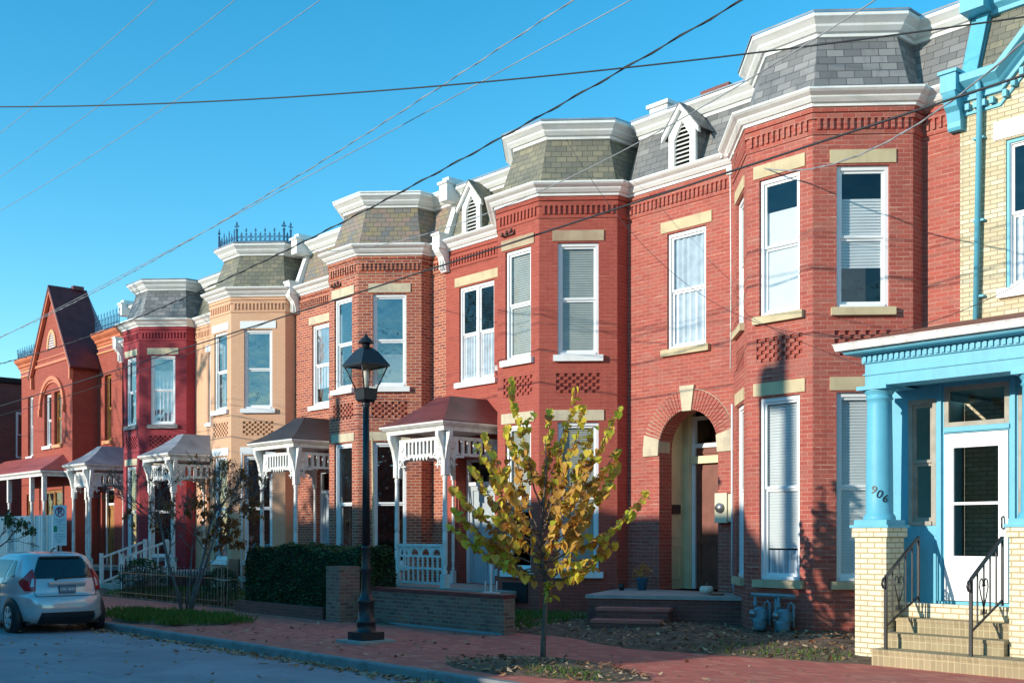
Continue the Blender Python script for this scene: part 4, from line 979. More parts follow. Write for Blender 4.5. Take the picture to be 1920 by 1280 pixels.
for a, b in ((-.185, -.145), (.685, .725)): bl.box(a, b, .02, .068, 5.18, 7.29)
bl.box(-.145, .685, .02, .068, 7.25, 7.29); bl.build('blue_casing', M_['blue'], Y)
c = MB(); cp = [(.0, 8.0), (.05, 8.01), (.055, 8.08), (.1, 8.12), (.13, 8.16), (.24, 8.24), (.25, 8.34), (.22, 8.36), (-.3, 8.37)]
sweep(c, [(xl + .07, 0), (-.24, 0)], cp)
# raking cornice of the gable
def rake(mb, p0, p1, prof):
    rings = [[(p0[0], -d, p0[1] + z - 8.0), (p1[0], -d, p1[1] + z - 8.0)] for d, z in prof]
    for a, b in zip(rings, rings[1:]): mb.quad(a[0], a[1], b[1], b[0])
    mb.add([r[0] for r in rings], [list(range(len(rings)))]); mb.add([r[1] for r in rings], [list(range(len(rings)))])
rake(c, (-.24, 8.0), (gcx, 10.24), cp); rake(c, (gcx, 10.24), (gcx * 2 + .24, 8.0), cp)
sweep(c, [(gcx * 2 + .24, 0), (xr, 0)], cp)
d = c; k = -.75
while k < -.27: d.box(k, k + .06, -.1, -.001, 7.86, 7.95); k += .12
for q in range(18):
    x = -.2 + q * .12; zz = 7.86 + (x + .24); d.box(x, x + .06, -.1, -.001, zz, zz + .1)
sweep(d, [(xl + .07, 0), (-.26, 0)], [(0, 7.80), (.03, 7.805), (.03, 7.85), (0, 7.855)])
rake(d, (-.26, 7.8), (gcx, 10.06), [(0, 8.0), (.03, 8.005), (.03, 8.05), (0, 8.055)])
corn = c.build('cornice', M_['blue'], Y)
s_ = MB(); s_.quad((xl, .0, 8.36), (xr, .0, 8.36), (xr, .42, 9.4), (xl, .42, 9.4))
s_.add([(gcx, -.2, 10.62), (-.26, -.2, 8.36), (-.2, .1, 8.38), (gcx, 1.6, 10.62)], [(0, 1, 2, 3)]); s_.add([(gcx, -.2, 10.62), (4.26, -.2, 8.36), (4.2, .1, 8.38), (gcx, 1.6, 10.62)], [(0, 1, 2, 3)])
s_.quad((xl, .6, 9.6), (xr, .6, 9.6), (xr, 11, 9.3), (xl, 11, 9.3)); s_.build('mansard_roof', M_['slate_olive'], Y)
c2 = MB(); sweep(c2, [(xl + .05, 0), (xr, 0)], [(-.42, 9.3), (-.33, 9.32), (-.32, 9.38), (-.24, 9.44), (-.22, 9.52), (-.12, 9.6), (-.12, 9.68), (-.6, 9.7)]); c2.build('roof_cornice', M_['blue'], Y)
p = MB(); x = xl + .16; wd = .13
p.add([(x - wd, -.06, 8.36), (x + wd, -.06, 8.36), (x + wd, .34, 9.4), (x - wd, .34, 9.4), (x - wd, .3, 8.36), (x + wd, .3, 8.36), (x + wd, .6, 9.4), (x - wd, .6, 9.4)], [(0, 1, 2, 3), (0, 3, 7, 4), (1, 5, 6, 2)])
p.add([(x - .04, -.1, 8.36), (x + wd, -.1, 8.36), (x + wd, .30, 9.4), (x - .04, .30, 9.4), (x - .04, -.04, 8.36), (x + wd, -.04, 8.36), (x + wd, .36, 9.4), (x - .04, .36, 9.4)], [(0, 1, 2, 3), (0, 3, 7, 4), (1, 5, 6, 2)])
p.box(x - .18, x + .18, .02, .7, 9.36, 9.74); p.box(x - .22, x + .22, -.03, .7, 9.74, 9.82)
bx = xl - .03
p.box(bx - .12, bx + .12, -.32, .0, 8.12, 8.38); p.box(bx - .145, bx + .145, -.35, .0, 8.38, 8.43)
pr = [(-.36, 8.12), (0, 8.12), (0, 7.6), (-.12, 7.6), (-.15, 7.64), (-.15, 7.72), (-.19, 7.86), (-.27, 7.92), (-.31, 8.02)]
pr = [(y * .88, z) for y, z in pr]; vs = [(bx - .10, y, z) for y, z in pr] + [(bx + .10, y, z) for y, z in pr]; n = len(pr)
p.add(vs, [list(range(n)), list(range(n, 2 * n))] + [(i, (i + 1) % n, (i + 1) % n + n, i + n) for i in range(n)])
p.build('party_wall_bracket', M_['blue'], Y)
dp = MB(); dp.tube([(-.52, -.2, 8.2), (-.53, -.09, 8.02), (-.60, -.07, 4.7)], .042, 10)
for z in (7.4, 6.2, 5.1): dp.box(-.64, -.48, -.08, -.001, z, z + .03)
dp.build('downspout', M_['blue'], Y)
# porch of the yellow house
def wx(X): return X + yo
base = MB(); base.box(wx(-7.75), 4.5, -2.5, -.004, -.1, .76); base.box(wx(-7.5), 4.4, -2.62, -2.5, .6, .78)
yp = base.build('porch', M_['cream'], Y)
wl = MB()
Mp = frame((wx(-7.8), -2.2), (wx(-2.6), -2.2)); def_ = -7.8
def u(X): return X + 7.8
panel(wl, Mp, 5.2, .76, 3.62, [(u(-7.50), u(-7.11), 1.77, 3.42), (u(-7.0), u(-6.16), 3.03, 3.55), (u(-7.0), u(-6.16), .80, 2.95), (u(-6.05), u(-5.6), 1.77, 3.42)], .06)
wl.quad((wx(-7.8), -2.2, .76), (wx(-7.8), -.004, .76), (wx(-7.8), -.004, 3.62), (wx(-7.8), -2.2, 3.62))
for X in (-7.08, -6.13): wl.box(wx(X) - .0, wx(X) + .055, -2.235, -2.201, .8, 3.62)
wl.box(wx(-7.0), wx(-6.15), -2.225, -2.201, 2.965, 3.02)
wl.build('porch_wall', M_['blue'], yp)
window(yp, Mp, u(-7.50), u(-7.11), 1.77, 3.42, M_['mullion'], rec=.03, mid=.5); window(yp, Mp, u(-6.05), u(-5.6), 1.77, 3.42, M_['mullion'], rec=.03)
tw = MB()
for (a, b, c_, d2) in ((-7.0, -6.94, 3.03, 3.55), (-6.22, -6.16, 3.03, 3.55), (-6.94, -6.22, 3.03, 3.09), (-6.94, -6.22, 3.49, 3.55)): tw.box(wx(a) + .001, wx(b) - .001, -2.2, -2.15, c_ + .001, d2 - .001)
tw_ = tw.build('transom_window', M_['mullion'], yp); MB().quad((wx(-6.94), -2.16, 3.09), (wx(-6.22), -2.16, 3.09), (wx(-6.22), -2.16, 3.49), (wx(-6.94), -2.16, 3.49)).build('pane', M_['glass'], tw_)
dr = MB(); X0, X1 = -6.99, -6.17; gl0, gl1 = -6.87, -6.29
for (a, b, c_, d2) in ((X0, gl0, .81, 2.94), (gl1, X1, .81, 2.94), (gl0, gl1, .81, 1.38), (gl0, gl1, 2.76, 2.94), (gl0, gl1, 2.03, 2.065)): dr.box(wx(a), wx(b), -2.21, -2.17, c_, d2)
dr_ = dr.build('storm_door', M_['cleanwhite'], yp)
MB().quad((wx(gl0), -2.185, 1.38), (wx(gl1), -2.185, 1.38), (wx(gl1), -2.185, 2.76), (wx(gl0), -2.185, 2.76)).build('pane', M_['glass'], dr_)
MB().tube([(wx(-6.225), -2.21, 1.72), (wx(-6.225), -2.26, 1.74), (wx(-6.225), -2.26, 1.86), (wx(-6.225), -2.21, 1.88)], .011, 6).build('handle', M_['black'], dr_)
fl = MB(); fl.box(wx(-7.75), 4.4, -2.1, -.02, .7, .79); fl.box(wx(-7.75), 4.4, -.10, -.01, .79, 3.9); fl.build('porch_interior', M_['yellow'], yp)
for X in (-7.8, -5.8):
    pi = MB(); pi.box(wx(X), wx(X) + .44, -3.0, -2.56, -.1, 1.62); pi.box(wx(X) - .03, wx(X) + .47, -3.03, -2.53, 1.62, 1.74)
    pier = pi.build('pier', M_['cream'], yp)
    cp_ = MB(); cp_.box(wx(X) - .05, wx(X) + .49, -3.05, -2.51, 1.74, 1.775); cp_.box(wx(X) - .01, wx(X) + .45, -3.01, -2.55, 1.775, 1.84); cp_.build('cap', M_['blue'], pier)
    co = MB(); Mc = Matrix.Translation((wx(X) + .22, -2.78, 0))
    co.lathe([(.2, 1.84), (.205, 1.87), (.19, 1.9), (.172, 1.92), (.17, 2.2), (.165, 2.7), (.155, 3.32), (.155, 3.38), (.172, 3.395), (.172, 3.41), (.158, 3.42), (.16, 3.45), (.19, 3.49), (.2, 3.51)], 28, Mc)
    co.box(-.21, .21, -.21, .21, 3.51, 3.56, Mc)
    colm = co.build('column', M_['blue'], pier)
    if X == -7.8:
        for i, ch in enumerate("906"):
            ang = R(-58 + i * 15 + 2)
            r = .172; z = 2.22 - i * .055
            # digits follow the curve of the shaft
            a2 = R(-84 + i * 24); px_, py_ = math.cos(a2) * r, math.sin(a2) * r
            Mt = Matrix.Translation((wx(X) + .22 + px_, -2.78 + py_, z)) @ Matrix.Rotation(a2 + R(90), 4, 'Z') @ Matrix.Rotation(R(90), 4, 'X') @ Matrix.Rotation(R(-22), 4, 'Z')
            text_mesh(ch, .15, Mt, M_['black'], 'house_number', yp, .006)
en = MB(); ep = [(wx(-7.68), -.005), (wx(-7.68), -2.96), (4.5, -2.96)]
def sweepc(mb, prof): sweep(mb, ep, prof)
sweepc(en, [(-.34, 3.555), (0, 3.555), (.0, 3.69), (.02, 3.695), (.02, 3.715), (.0, 3.72), (.0, 3.84), (.03, 3.85), (.03, 3.945), (.10, 3.955), (.18, 3.965), (.20, 3.985), (.20, 4.0), (-.34, 4.01)])
en.quad((wx(-7.4), -.01, 3.60), (4.4, -.01, 3.60), (4.4, -2.62, 3.60), (wx(-7.4), -2.62, 3.60))
de = en; Mfr = frame((wx(-7.68), -2.96), (4.5, -2.96)); k = 0
while k * .075 < 5.0: de.box(.0 + k * .075, .0 + k * .075 + .042, -.055, -.031, 3.865, 3.935, Mfr); k += 1
Ms = frame((wx(-7.68), -.01), (wx(-7.68), -2.96)); k = 0
while k * .075 < 2.9: de.box(k * .075, k * .075 + .042, -.055, -.031, 3.865, 3.935, Ms); k += 1
ent = en.build('entablature', M_['blue'], yp)
gu = MB(); sweepc(gu, [(.18, 4.005), (.27, 4.01), (.28, 4.04), (.29, 4.085), (.30, 4.09), (.30, 4.10), (.2, 4.105)]); gu.build('gutter', M_['oldwhite'], yp)
ro = MB(); ro.add([(wx(-7.97), -3.25, 4.11), (4.9, -3.25, 4.11), (4.9, -.004, 4.80), (wx(-7.97), -.004, 4.80), (wx(-7.97), -3.25, 4.10), (4.9, -3.25, 4.10), (wx(-7.97), -.004, 4.10)], [(0, 1, 2, 3), (0, 1, 5, 4), (0, 3, 6, 4)]); ro.build('porch_roof', mat('rusty brown roof', (.26, .095, .06), .7, var=.15, scale=4, bump=.1), yp)
# steps
steps = [(-3.62, .24, -7.32, -5.42), (-3.0, .42, -7.33, -5.82), (-2.82, .60, -7.31, -5.82), (-2.64, .775, -7.3, -5.82)]
prevz = -.05; roots = []
sy = [-3.42, -3.10, -2.84, -2.58]
for i, (_, z, a, b) in enumerate(steps):
    sb = MB(); sb.box(wx(a), wx(b), sy[i], (-2.505 if i else -3.04), prevz, z - .005)
    sb.box(wx(a) - .01, wx(b) + .01, sy[i] - .012, (-2.505 if i else -3.035), z - .04, z, None, 0)
    sb.build('step', M_['step'], yp); prevz = z - .0
# hand rails with heart scrolls
def handrail(X, label):
    r = empty('handrail', (X, -2.5, 0), label, 'handrail', 'black iron handrails on the porch steps')
    b = MB(); y0, y1 = -.83, -.02; zt0, zt1 = 1.13, 1.62; zb0, zb1 = .52, .86
    def bar(y, z0, z1, w=.011): b.box(-w, w, y - w, y + w, z0, z1)
    b.box(-.018, .018, y0 - .018, y0 + .018, .24, zt0)
    def sl(za, zb_, w, h): b.add([(sx * w, y, z + dz_) for (y, z) in ((y0, za), (y1, zb_)) for sx in (-1, 1) for dz_ in (-h, h)], [(0, 1, 3, 2), (4, 6, 7, 5), (0, 4, 5, 1), (2, 3, 7, 6), (1, 5, 7, 3), (0, 2, 6, 4)])
    sl(zt0, zt1, .022, .012); sl(zb0, zb1, .011, .011)
    for k in range(1, 5):
        t = k / 5; y = y0 + (y1 - y0) * t; bar(y, zb0 + (zb1 - zb0) * t, zt0 + (zt1 - zt0) * t, .008)
    b.box(-.014, .014, y1 - .014, y1 + .014, .79, zt1 + .0)
    b.tube([(0, y0, zt0 - .0), (0, y0 - .06, zt0 - .02), (0, y0 - .09, zt0 - .08), (0, y0 - .06, zt0 - .13), (0, y0 - .01, zt0 - .14), (0, y0 + .0, zt0 - .2)], .014, 6)
    b.build('rail', M_['black'], r)
    h = MB(); yc = y0 + (y1 - y0) * .4; zc = (zb0 + zt0) / 2 + .18
    K = 1.45
    for sg in (-1, 1):
        h.tube([(0, yc + sg * u_ * K, zc + v_ * K) for u_, v_ in ((0, -.15), (.045, -.06), (.075, .02), (.066, .075), (.035, .09), (.012, .065), (.018, .03), (.04, .03))], .008, 5)
        h.tube([(0, yc + sg * u_ * K, zc + v_ * K) for u_, v_ in ((0, -.14), (.025, -.2), (.05, -.2), (.045, -.165))], .008, 5)
    h.build('scroll', M_['black'], r)
    return r
handrail(-7.18, 'black iron handrail with heart scroll beside the column numbered 906')
handrail(-6.1, 'black iron handrail with heart scroll on the right of the white door')

# ------------------------------------------------------------------ low walls, hedge, fence
def brickwall(name, label, cat, x0, x1, y0, y1, h, m, cap=None, ends=0):
    r = empty(name, ((x0 + x1) / 2, (y0 + y1) / 2, 0), label, cat); hx, hy = (x1 - x0) / 2, (y1 - y0) / 2
    MB().box(-hx, hx, -hy, hy, -.1, h - (.06 if cap else 0)).build('body', M_[m], r)
    if cap:
        c = MB(); n = max(1, int(hx * 2 / .9))
        for k in range(n): c.box(-hx - .015 + k * (2 * hx + .03) / n, -hx - .015 + (k + 1) * (2 * hx + .03) / n - .006, -hy - .02, hy + .02, h - .06 + random.uniform(-.003, .003), h + random.uniform(-.003, .003))
        c.build('coping', M_[cap], r)
    return r
rw = brickwall('garden_wall', 'low weathered brick wall with red coping in front of the gingerbread porch', 'wall', -17.35, -13.5, -4.02, -3.78, .68, 'wallbrick', 'maroon')
MB().box(-1.9, 1.88, -.17, -.121, -.05, .055).build('painted_foot', M_['gasblue'], rw)
brickwall('gate_pier', 'squat brick gate pier between the hedge and the street lamp', 'pier', -18.0, -17.55, -4.5, -4.05, 1.06, 'wallbrick')
brickwall('planter_border', 'low dark brick border in front of the hedge', 'border', -21.7, -18.25, -4.42, -4.28, .26, 'darkbrick')
h = MB(); hx0, hx1, hy0, hy1, hz0, hz1 = -22.0, -17.7, -4.0, -3.1, .06, 1.36
nx_, ny_, nz_ = 40, 8, 10
def hp(a, b, c):
    x = hx0 + (hx1 - hx0) * a; y = hy0 + (hy1 - hy0) * b; z = hz0 + (hz1 - hz0) * c + (.05 * math.sin(x * 2.1) if c > .5 else 0)
    r = .07; n = .035 * math.sin(x * 9 + z * 7) + .03 * math.sin(y * 11 + x * 5 - z * 8)
    cx_, cy_ = (hx0 + hx1) / 2, (hy0 + hy1) / 2
    k = 1 - .12 * max(0, c - .8) / .2
    return (cx_ + (x - cx_) * (k * .02 + .98) + n * (a in (0, 1)), cy_ + (y - cy_) * k * (1 + n), z + n * (c == 1))
def hgrid(f, na, nb):
    for i in range(na):
        for j in range(nb): h.add([f(i / na, j / nb), f((i + 1) / na, j / nb), f((i + 1) / na, (j + 1) / nb), f(i / na, (j + 1) / nb)], [(0, 1, 2, 3)], smooth=True)
hgrid(lambda a, b: hp(a, 0, b), nx_, nz_); hgrid(lambda a, b: hp(a, 1, b), nx_, nz_); hgrid(lambda a, b: hp(a, b, 1), nx_, ny_); hgrid(lambda a, b: hp(0, a, b), ny_, nz_); hgrid(lambda a, b: hp(1, a, b), ny_, nz_)
hedge = empty('hedge', (0, 0, 0), 'clipped dark green box hedge beside the brick gate pier', 'hedge')
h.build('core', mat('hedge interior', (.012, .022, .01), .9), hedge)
h = MB()
for i in range(13000):
    f = random.random()
    if f < .5: p = hp(random.random(), 0, random.random())
    elif f < .85: p = hp(random.random(), random.random(), 1)
    else: p = hp(1, random.random(), random.random())
    s = random.uniform(.02, .042); M = Matrix.Translation(Vector(p) + Vector([random.uniform(-.045, .045) for _ in range(3)])) @ Matrix.Rotation(random.uniform(0, 6.28), 4, 'Z') @ Matrix.Rotation(random.uniform(-1.4, 1.4), 4, 'X')
    h.add([(-s, 0, 0), (0, -s * .6, 0), (s * 1.3, 0, .004), (0, s * .6, 0)], [(0, 1, 2, 3)], M)
h.build('foliage', M_['leaf_dark'], hedge)
# hooped iron fence
fe = empty('iron_fence', (-28.4, -4.12, 0), 'low black iron fence with hooped tops along the pavement', 'fence')
L = 6.3; n = 42; b = MB(); rl = MB()
rl.box(0, L, -.012, .012, .16, .185); rl.box(0, L, -.012, .012, .66, .685); rl.build('rail', M_['black'], fe)
for k in range(n // 2):
    x = k * .3 + .02
    b.tube([(x, 0, 0), (x, 0, .8)] + [(x + .07 - .07 * math.cos(t), 0, .8 + .09 * math.sin(t)) for t in [R(30 * q) for q in range(1, 6)]] + [(x + .14, 0, .8), (x + .14, 0, 0)], .011, 5)
    b.tube([(x + .22, 0, 0), (x + .22, 0, .7)], .009, 5)
b.build('hoops', M_['black'], fe)
g_ = empty('iron_gate', (-23.0, -4.14, 0), 'narrow iron gate of pale hoops in the fence behind the multi-trunked tree', 'gate')
b = MB()
for x in (0, .28):
    b.tube([(x, 0, .05), (x, 0, .86)] + [(x + .09 - .09 * math.cos(t), 0, .86 + .11 * math.sin(t)) for t in [R(30 * q) for q in range(1, 6)]] + [(x + .18, 0, .86), (x + .18, 0, .05)], .010, 5)
b.box(-.1, .56, -.012, .012, .64, .66); b.build('bars', M_['mullion'], g_)
# dark bin / sign behind fence
tag(MB().box(-.28, .28, -.02, .02, 0, .45).box(-.015, .015, 0, .03, -.5, .0).build('meter_cover', M_['black']), 'dark square utility cover against the foot of the tan bay', 'utility cover').location = (-27.3, -1.45, .55)
# evergreen shrubs behind the fence
for i, (x, y, r, hh, lb) in enumerate(((-25.0, -3.0, .45, .75, 'rounded dark shrub behind the iron gate'), (-29.6, -3.0, .7, .9, 'dark shrub left of the white stair rail'))):
    s = MB(); rt = empty('shrub', (x, y, .1), lb, 'shrub')
    for k in range(1800):
        a = random.uniform(0, 6.28); ph = random.uniform(-.2, 1.57); rr = random.uniform(.7, 1.02); p = Vector((math.cos(a) * math.cos(ph) * r * rr, math.sin(a) * math.cos(ph) * r * rr, max(0, hh * .35 + math.sin(ph) * hh * .65 * rr)))
        q = random.uniform(.02, .045); s.add([(-q, 0, 0), (0, -q * .5, 0), (q * 1.2, 0, 0), (0, q * .5, 0)], [(0, 1, 2, 3)], Matrix.Translation(p) @ Matrix.Rotation(random.uniform(0, 6.28), 4, 'Z') @ Matrix.Rotation(random.uniform(-1.3, 1.3), 4, 'X'))
    s.build('foliage', M_['leaf_dark'], rt)
    s = MB()
    for k in range(5): s.tube([(0, 0, -.1), (random.uniform(-.2, .2), random.uniform(-.2, .2), hh * .7)], [.02, .008], 5)
    s.build('stems', M_['bark'], rt)
# white iron foot scraper rail at the wall corner
tag(MB().tube([(-14.65, -3.3, .2), (-14.65, -3.3, 1.4)], .022, 8).box(-14.82, -14.48, -3.36, -3.24, .6, .66).tube([(-14.8, -3.3, .66), (-14.8, -3.3, .85)], .012, 5).tube([(-14.5, -3.3, .66), (-14.5, -3.3, .85)], .012, 5).build('rail_post', M_['oldwhite']), 'slim white iron post with a forked foot near the wall end', 'post')

# ------------------------------------------------------------------ street lamp
def lamp_post(loc, label):
    r = empty('street_lamp', loc, label, 'street lamp')
    MB().box(-.33, .33, -.33, .33, -.02, .05).build('footing', M_['concrete'], r)
    b = MB(); b.box(-.2, .2, -.2, .2, .05, .17)
    b.lathe([(.15, .17), (.142, .30), (.152, .31), (.152, .33), (.124, .35), (.118, .60), (.13, .62), (.13, .66), (.105, .68), (.078, .78), (.066, 1.06), (.082, 1.10), (.082, 1.14), (.066, 1.18), (.062, 1.42), (.072, 1.44), (.072, 1.46), (.060, 1.49)], 16, off=.5)
    b.build('base', M_['black'], r)
    b = MB(); b.tube([(0, 0, 1.48), (0, 0, 3.62)], [.062, .05], 16); b.lathe([(.05, 3.60), (.065, 3.62), (.065, 3.66), (.05, 3.68)], 16); b.build('pole', M_['black'], r)
    q = math.sqrt(2)
    h = MB()
    h.lathe([(.085 * q, 3.68), (.115 * q, 3.71), (.125 * q, 3.85), (.13 * q, 3.88), (.10 * q, 3.885)], 4, off=.5, smooth=False)
    for k in range(4):
        a = R(45 + 90 * k); c, s = math.cos(a), math.sin(a); h.tube([(c * .115 * q, s * .115 * q, 3.88), (c * .235 * q, s * .235 * q, 4.22)], .011, 5)
    for k in range(4):
        M = Matrix.Rotation(R(90 * k), 4, 'Z'); h.box(-.235, .235, .225, .245, 4.205, 4.225, M)
    h.build('lantern_frame', M_['black'], r)
    h = MB(); h.lathe([(.262 * q, 4.22), (.262 * q, 4.24), (.20 * q, 4.34), (.13 * q, 4.45), (.075 * q, 4.50), (.06 * q, 4.51)], 4, off=.5, smooth=False)
    h.lathe([(.06, 4.50), (.06, 4.58), (.055, 4.585)], 12); h.lathe([(.12, 4.575), (.115, 4.60), (.07, 4.65), (.03, 4.68), (.012, 4.72), (.0, 4.73)], 14); h.build('lantern_roof', M_['black'], r)
    g = MB()
    for k in range(4):
        M = Matrix.Rotation(R(90 * k), 4, 'Z'); g.quad((-.11, .112, 3.885), (.11, .112, 3.885), (.228, .232, 4.21), (-.228, .232, 4.21), M)
    g.build('lantern_glass', M_['glass_clear'], r)
    MB().lathe([(.0, 3.885), (.03, 3.89), (.03, 3.97), (.045, 4.0), (.05, 4.1), (.035, 4.18), (.0, 4.19)], 12).build('bulb', M_['bulb'], r)
    return r
lamp_post((-14.22, -6.2, 0), 'black iron street lamp with four sided lantern beside the kerb')

# parking sign
sg_ = empty('parking_sign', (-24.3, -7.15, 0), 'two stacked parking sign plates on a post behind the silver car', 'sign', rz=R(40))
MB().tube([(0, .03, 0), (0, .03, 2.3)], .025, 8).build('post', M_['steel'], sg_)
for (z0, z1, nm, back) in ((1.87, 2.28, 'no_parking_plate', 'cleanwhite'), (1.42, 1.86, 'permit_plate', 'cleanwhite')):
    pl_ = MB().box(-.155, .155, -.006, .0, z0, z1).build(nm, M_[back], sg_)
    Mx = Matrix.Translation((0, -.0075, 0))
    if 'no' in nm:
        rg = MB()
        for k in range(28):
            t0, t1 = 2 * math.pi * k / 28, 2 * math.pi * (k + 1) / 28
            rg.quad(*[(r_ * math.cos(t), -.0085, 2.14 + r_ * math.sin(t)) for r_, t in ((.088, t0), (.11, t0), (.11, t1), (.088, t1))])
        rg.quad((-.08, -.0095, 2.20), (-.062, -.0095, 2.215), (.08, -.0095, 2.08), (.062, -.0095, 2.065)); rg.build('prohibition_ring', M_['signred'], pl_)
        text_mesh('P', .2, Matrix.Translation((0, -.008, 2.14)) @ Matrix.Rotation(R(90), 4, 'X'), M_['ink'], 'letter', pl_, .0005, .006)
        text_mesh('STREET CLEANING', .028, Matrix.Translation((0, -.008, 1.97)) @ Matrix.Rotation(R(90), 4, 'X'), M_['ink'], 'lettering', pl_, .0005)
        text_mesh('ONLY', .04, Matrix.Translation((0, -.008, 1.92)) @ Matrix.Rotation(R(90), 4, 'X'), M_['ink'], 'lettering', pl_, .0005)
    else:
        MB().box(-.14, -.06, -.009, -.0062, 1.71, 1.84).build('green_panel', M_['signgreen'], pl_)
        for q, (t, s, z) in enumerate((('ONE HOUR', .042, 1.80), ('PARKING', .042, 1.74))): text_mesh(t, s * .8, Matrix.Translation((.045, -.008, z)) @ Matrix.Rotation(R(90), 4, 'X'), M_['signgreen'], 'lettering', pl_, .0005)
        for q, (t, z) in enumerate((('8 AM TO 6 PM', 1.66), ('MON THRU FRI', 1.61), ('EXCEPT BY', 1.555), ('PERMIT', 1.50))): text_mesh(t, .036, Matrix.Translation((0, -.008, z)) @ Matrix.Rotation(R(90), 4, 'X'), M_['signgreen'], 'lettering', pl_, .0005)

# ------------------------------------------------------------------ parked car
car = empty('parked_car', (-20.15, -8.50, RZ + .01), 'small silver hatchback parked at the kerb, seen from behind', 'car', rz=R(180)); car.scale = (.95, .95, .95)
LV = [(.20, .14, 3.95, .76), (.30, .03, 4.04, .815), (.45, .0, 4.1, .84), (.62, .02, 4.1, .845), (.70, .055, 4.06, .845), (.72, .09, 4.04, .842), (.84, .11, 3.95, .84), (.90, .13, 3.80, .835), (.96, .15, 3.5, .82), (1.02, .175, 3.2, .80), (1.12, .23, 2.98, .765), (1.24, .30, 2.72, .715), (1.34, .37, 2.48, .67), (1.42, .46, 2.2, .62), (1.47, .58, 2.0, .57), (1.505, .80, 1.75, .48), (1.52, 1.1, 1.5, .3)]
def cl(z):
    for a, b in zip(LV, LV[1:]):
        if a[0] <= z <= b[0]:
            t = (z - a[0]) / (b[0] - a[0]); return [a[i] + (b[i] - a[i]) * t for i in (1, 2, 3)]
    return list(LV[0][1:]) if z < LV[0][0] else list(LV[-1][1:])
def cs(t, z, off=0, nexp=4.6):
    """point on the body: t degrees around the outline from the middle of the tail, +t = left side"""
    xr, xf, hw = cl(z); a = (xf - xr) / 2; c, s = math.cos(R(t)), math.sin(R(t)); e = 2 / nexp
    return Vector(((xr + xf) / 2 - (a + off) * math.copysign(abs(c) ** e, c), (hw + off) * math.copysign(abs(s) ** e, s), z))
b = MB(); NT = 96
ts = [360 * k / NT for k in range(NT)]
zs = []
for a, c in zip(LV, LV[1:]): zs += [a[0], (a[0] + c[0]) / 2]
zs.append(LV[-1][0]); vs = []
for z in zs:
    for t in ts: vs.append(cs(t, z))
fs = []
for i in range(len(zs) - 1):
    for k in range(NT): fs.append((i * NT + k, i * NT + (k + 1) % NT, (i + 1) * NT + (k + 1) % NT, (i + 1) * NT + k))
b.add(vs, fs, smooth=True); b.f.append([len(vs) - NT + k for k in range(NT)]); b.m.append(0); b.sm.append(True)
b.build('body', M_['carpaint'], car)
MB().box(.3, 3.8, -.68, .68, .16, .24).build('underbody', M_['cardark'], car)
def cpatch(name, m, f0, f1, z0, z1, off=.006, nz=8, nt_=10, parent=car, thick=True):
    p = MB(); rows = []
    for i in range(nz + 1):
        u_ = i / nz; z = z0 + (z1 - z0) * u_; a, c = f0(u_), f1(u_); rows.append([cs(a + (c - a) * j / nt_, z, off) for j in range(nt_ + 1)])
    p.add([v for r_ in rows for v in r_], [(i * (nt_ + 1) + j, i * (nt_ + 1) + j + 1, (i + 1) * (nt_ + 1) + j + 1, (i + 1) * (nt_ + 1) + j) for i in range(nz) for j in range(nt_)], smooth=True)
    if thick:
        rim = rows[0] + [r_[-1] for r_ in rows[1:]] + rows[-1][::-1][1:] + [r_[0] for r_ in rows[1:-1]][::-1]
        cx_, cy_ = 2.0, 0
        for q in range(len(rim)):
            v0, v1 = rim[q], rim[(q + 1) % len(rim)]; w0 = v0 + (Vector((cx_, cy_, v0.z)) - v0).normalized() * (off + .004); w1 = v1 + (Vector((cx_, cy_, v1.z)) - v1).normalized() * (off + .004)
            p.add([v0, v1, w1, w0], [(0, 1, 2, 3)])
    return p.build(name, m, parent)
rwin = cpatch('rear_window', M_['carglass'], lambda u_: -(27 - 6 * u_ * u_), lambda u_: 27 - 6 * u_ * u_, 1.03, 1.42, .006, 10, 20)
w = MB(); w.tube([cs(2, 1.03, .03), cs(-6, 1.05, .025), cs(-14, 1.09, .02)], .012, 6); w.lathe([(0, 0), (.03, 0), (.02, .04), (0, .05)], 8, Matrix.Translation(cs(2, 1.015, 0)) @ Matrix.Rotation(R(-90), 4, 'Y')); w.build('wiper', M_['cardark'], rwin)
for sgn in (1, -1):
    tl = cpatch('tail_light', M_['taillight'], lambda u_: sgn * (22 + 13 * abs(u_ - .5) * 0 + (0 if u_ < .5 else (u_ - .5) * 14)), lambda u_: sgn * (33 + 22 * (1 - abs(u_ - .42) / .58) + (0 if u_ > .42 else 4 * (.42 - u_))), .80, 1.20, .014, 14, 8)
    cpatch('clear_lens', M_['chrome'], lambda u_: sgn * (24 + 1 * u_), lambda u_: sgn * (30 - 1 * u_), .88, 1.03, .018, 5, 3, tl)
for sgn in (1, -1):
    cpatch('side_window', M_['carglass'], lambda u_: sgn * (68 + 8 * u_), lambda u_: sgn * 82.5, 1.05, 1.36, .005, 8, 6); cpatch('side_window', M_['carglass'], lambda u_: sgn * 85, lambda u_: sgn * (97 - 1 * u_), 1.03, 1.37, .005, 8, 6); cpatch('side_window', M_['carglass'], lambda u_: sgn * 99, lambda u_: sgn * (118 - 14 * u_), 1.03, 1.37, .005, 8, 6)
bmp = cpatch('lower_bumper', M_['cardark'], lambda u_: -(24 - 8 * u_), lambda u_: (24 - 8 * u_), .19, .40, .012, 5, 16)
for sgn in (1, -1): cpatch('bumper_flare', M_['carpaint'], lambda u_: sgn * (22 - 6 * u_), lambda u_: sgn * (48 - 16 * u_), .24, .42, .028, 5, 6, bmp)
hp_ = MB()
xr = cl(.82)[0]
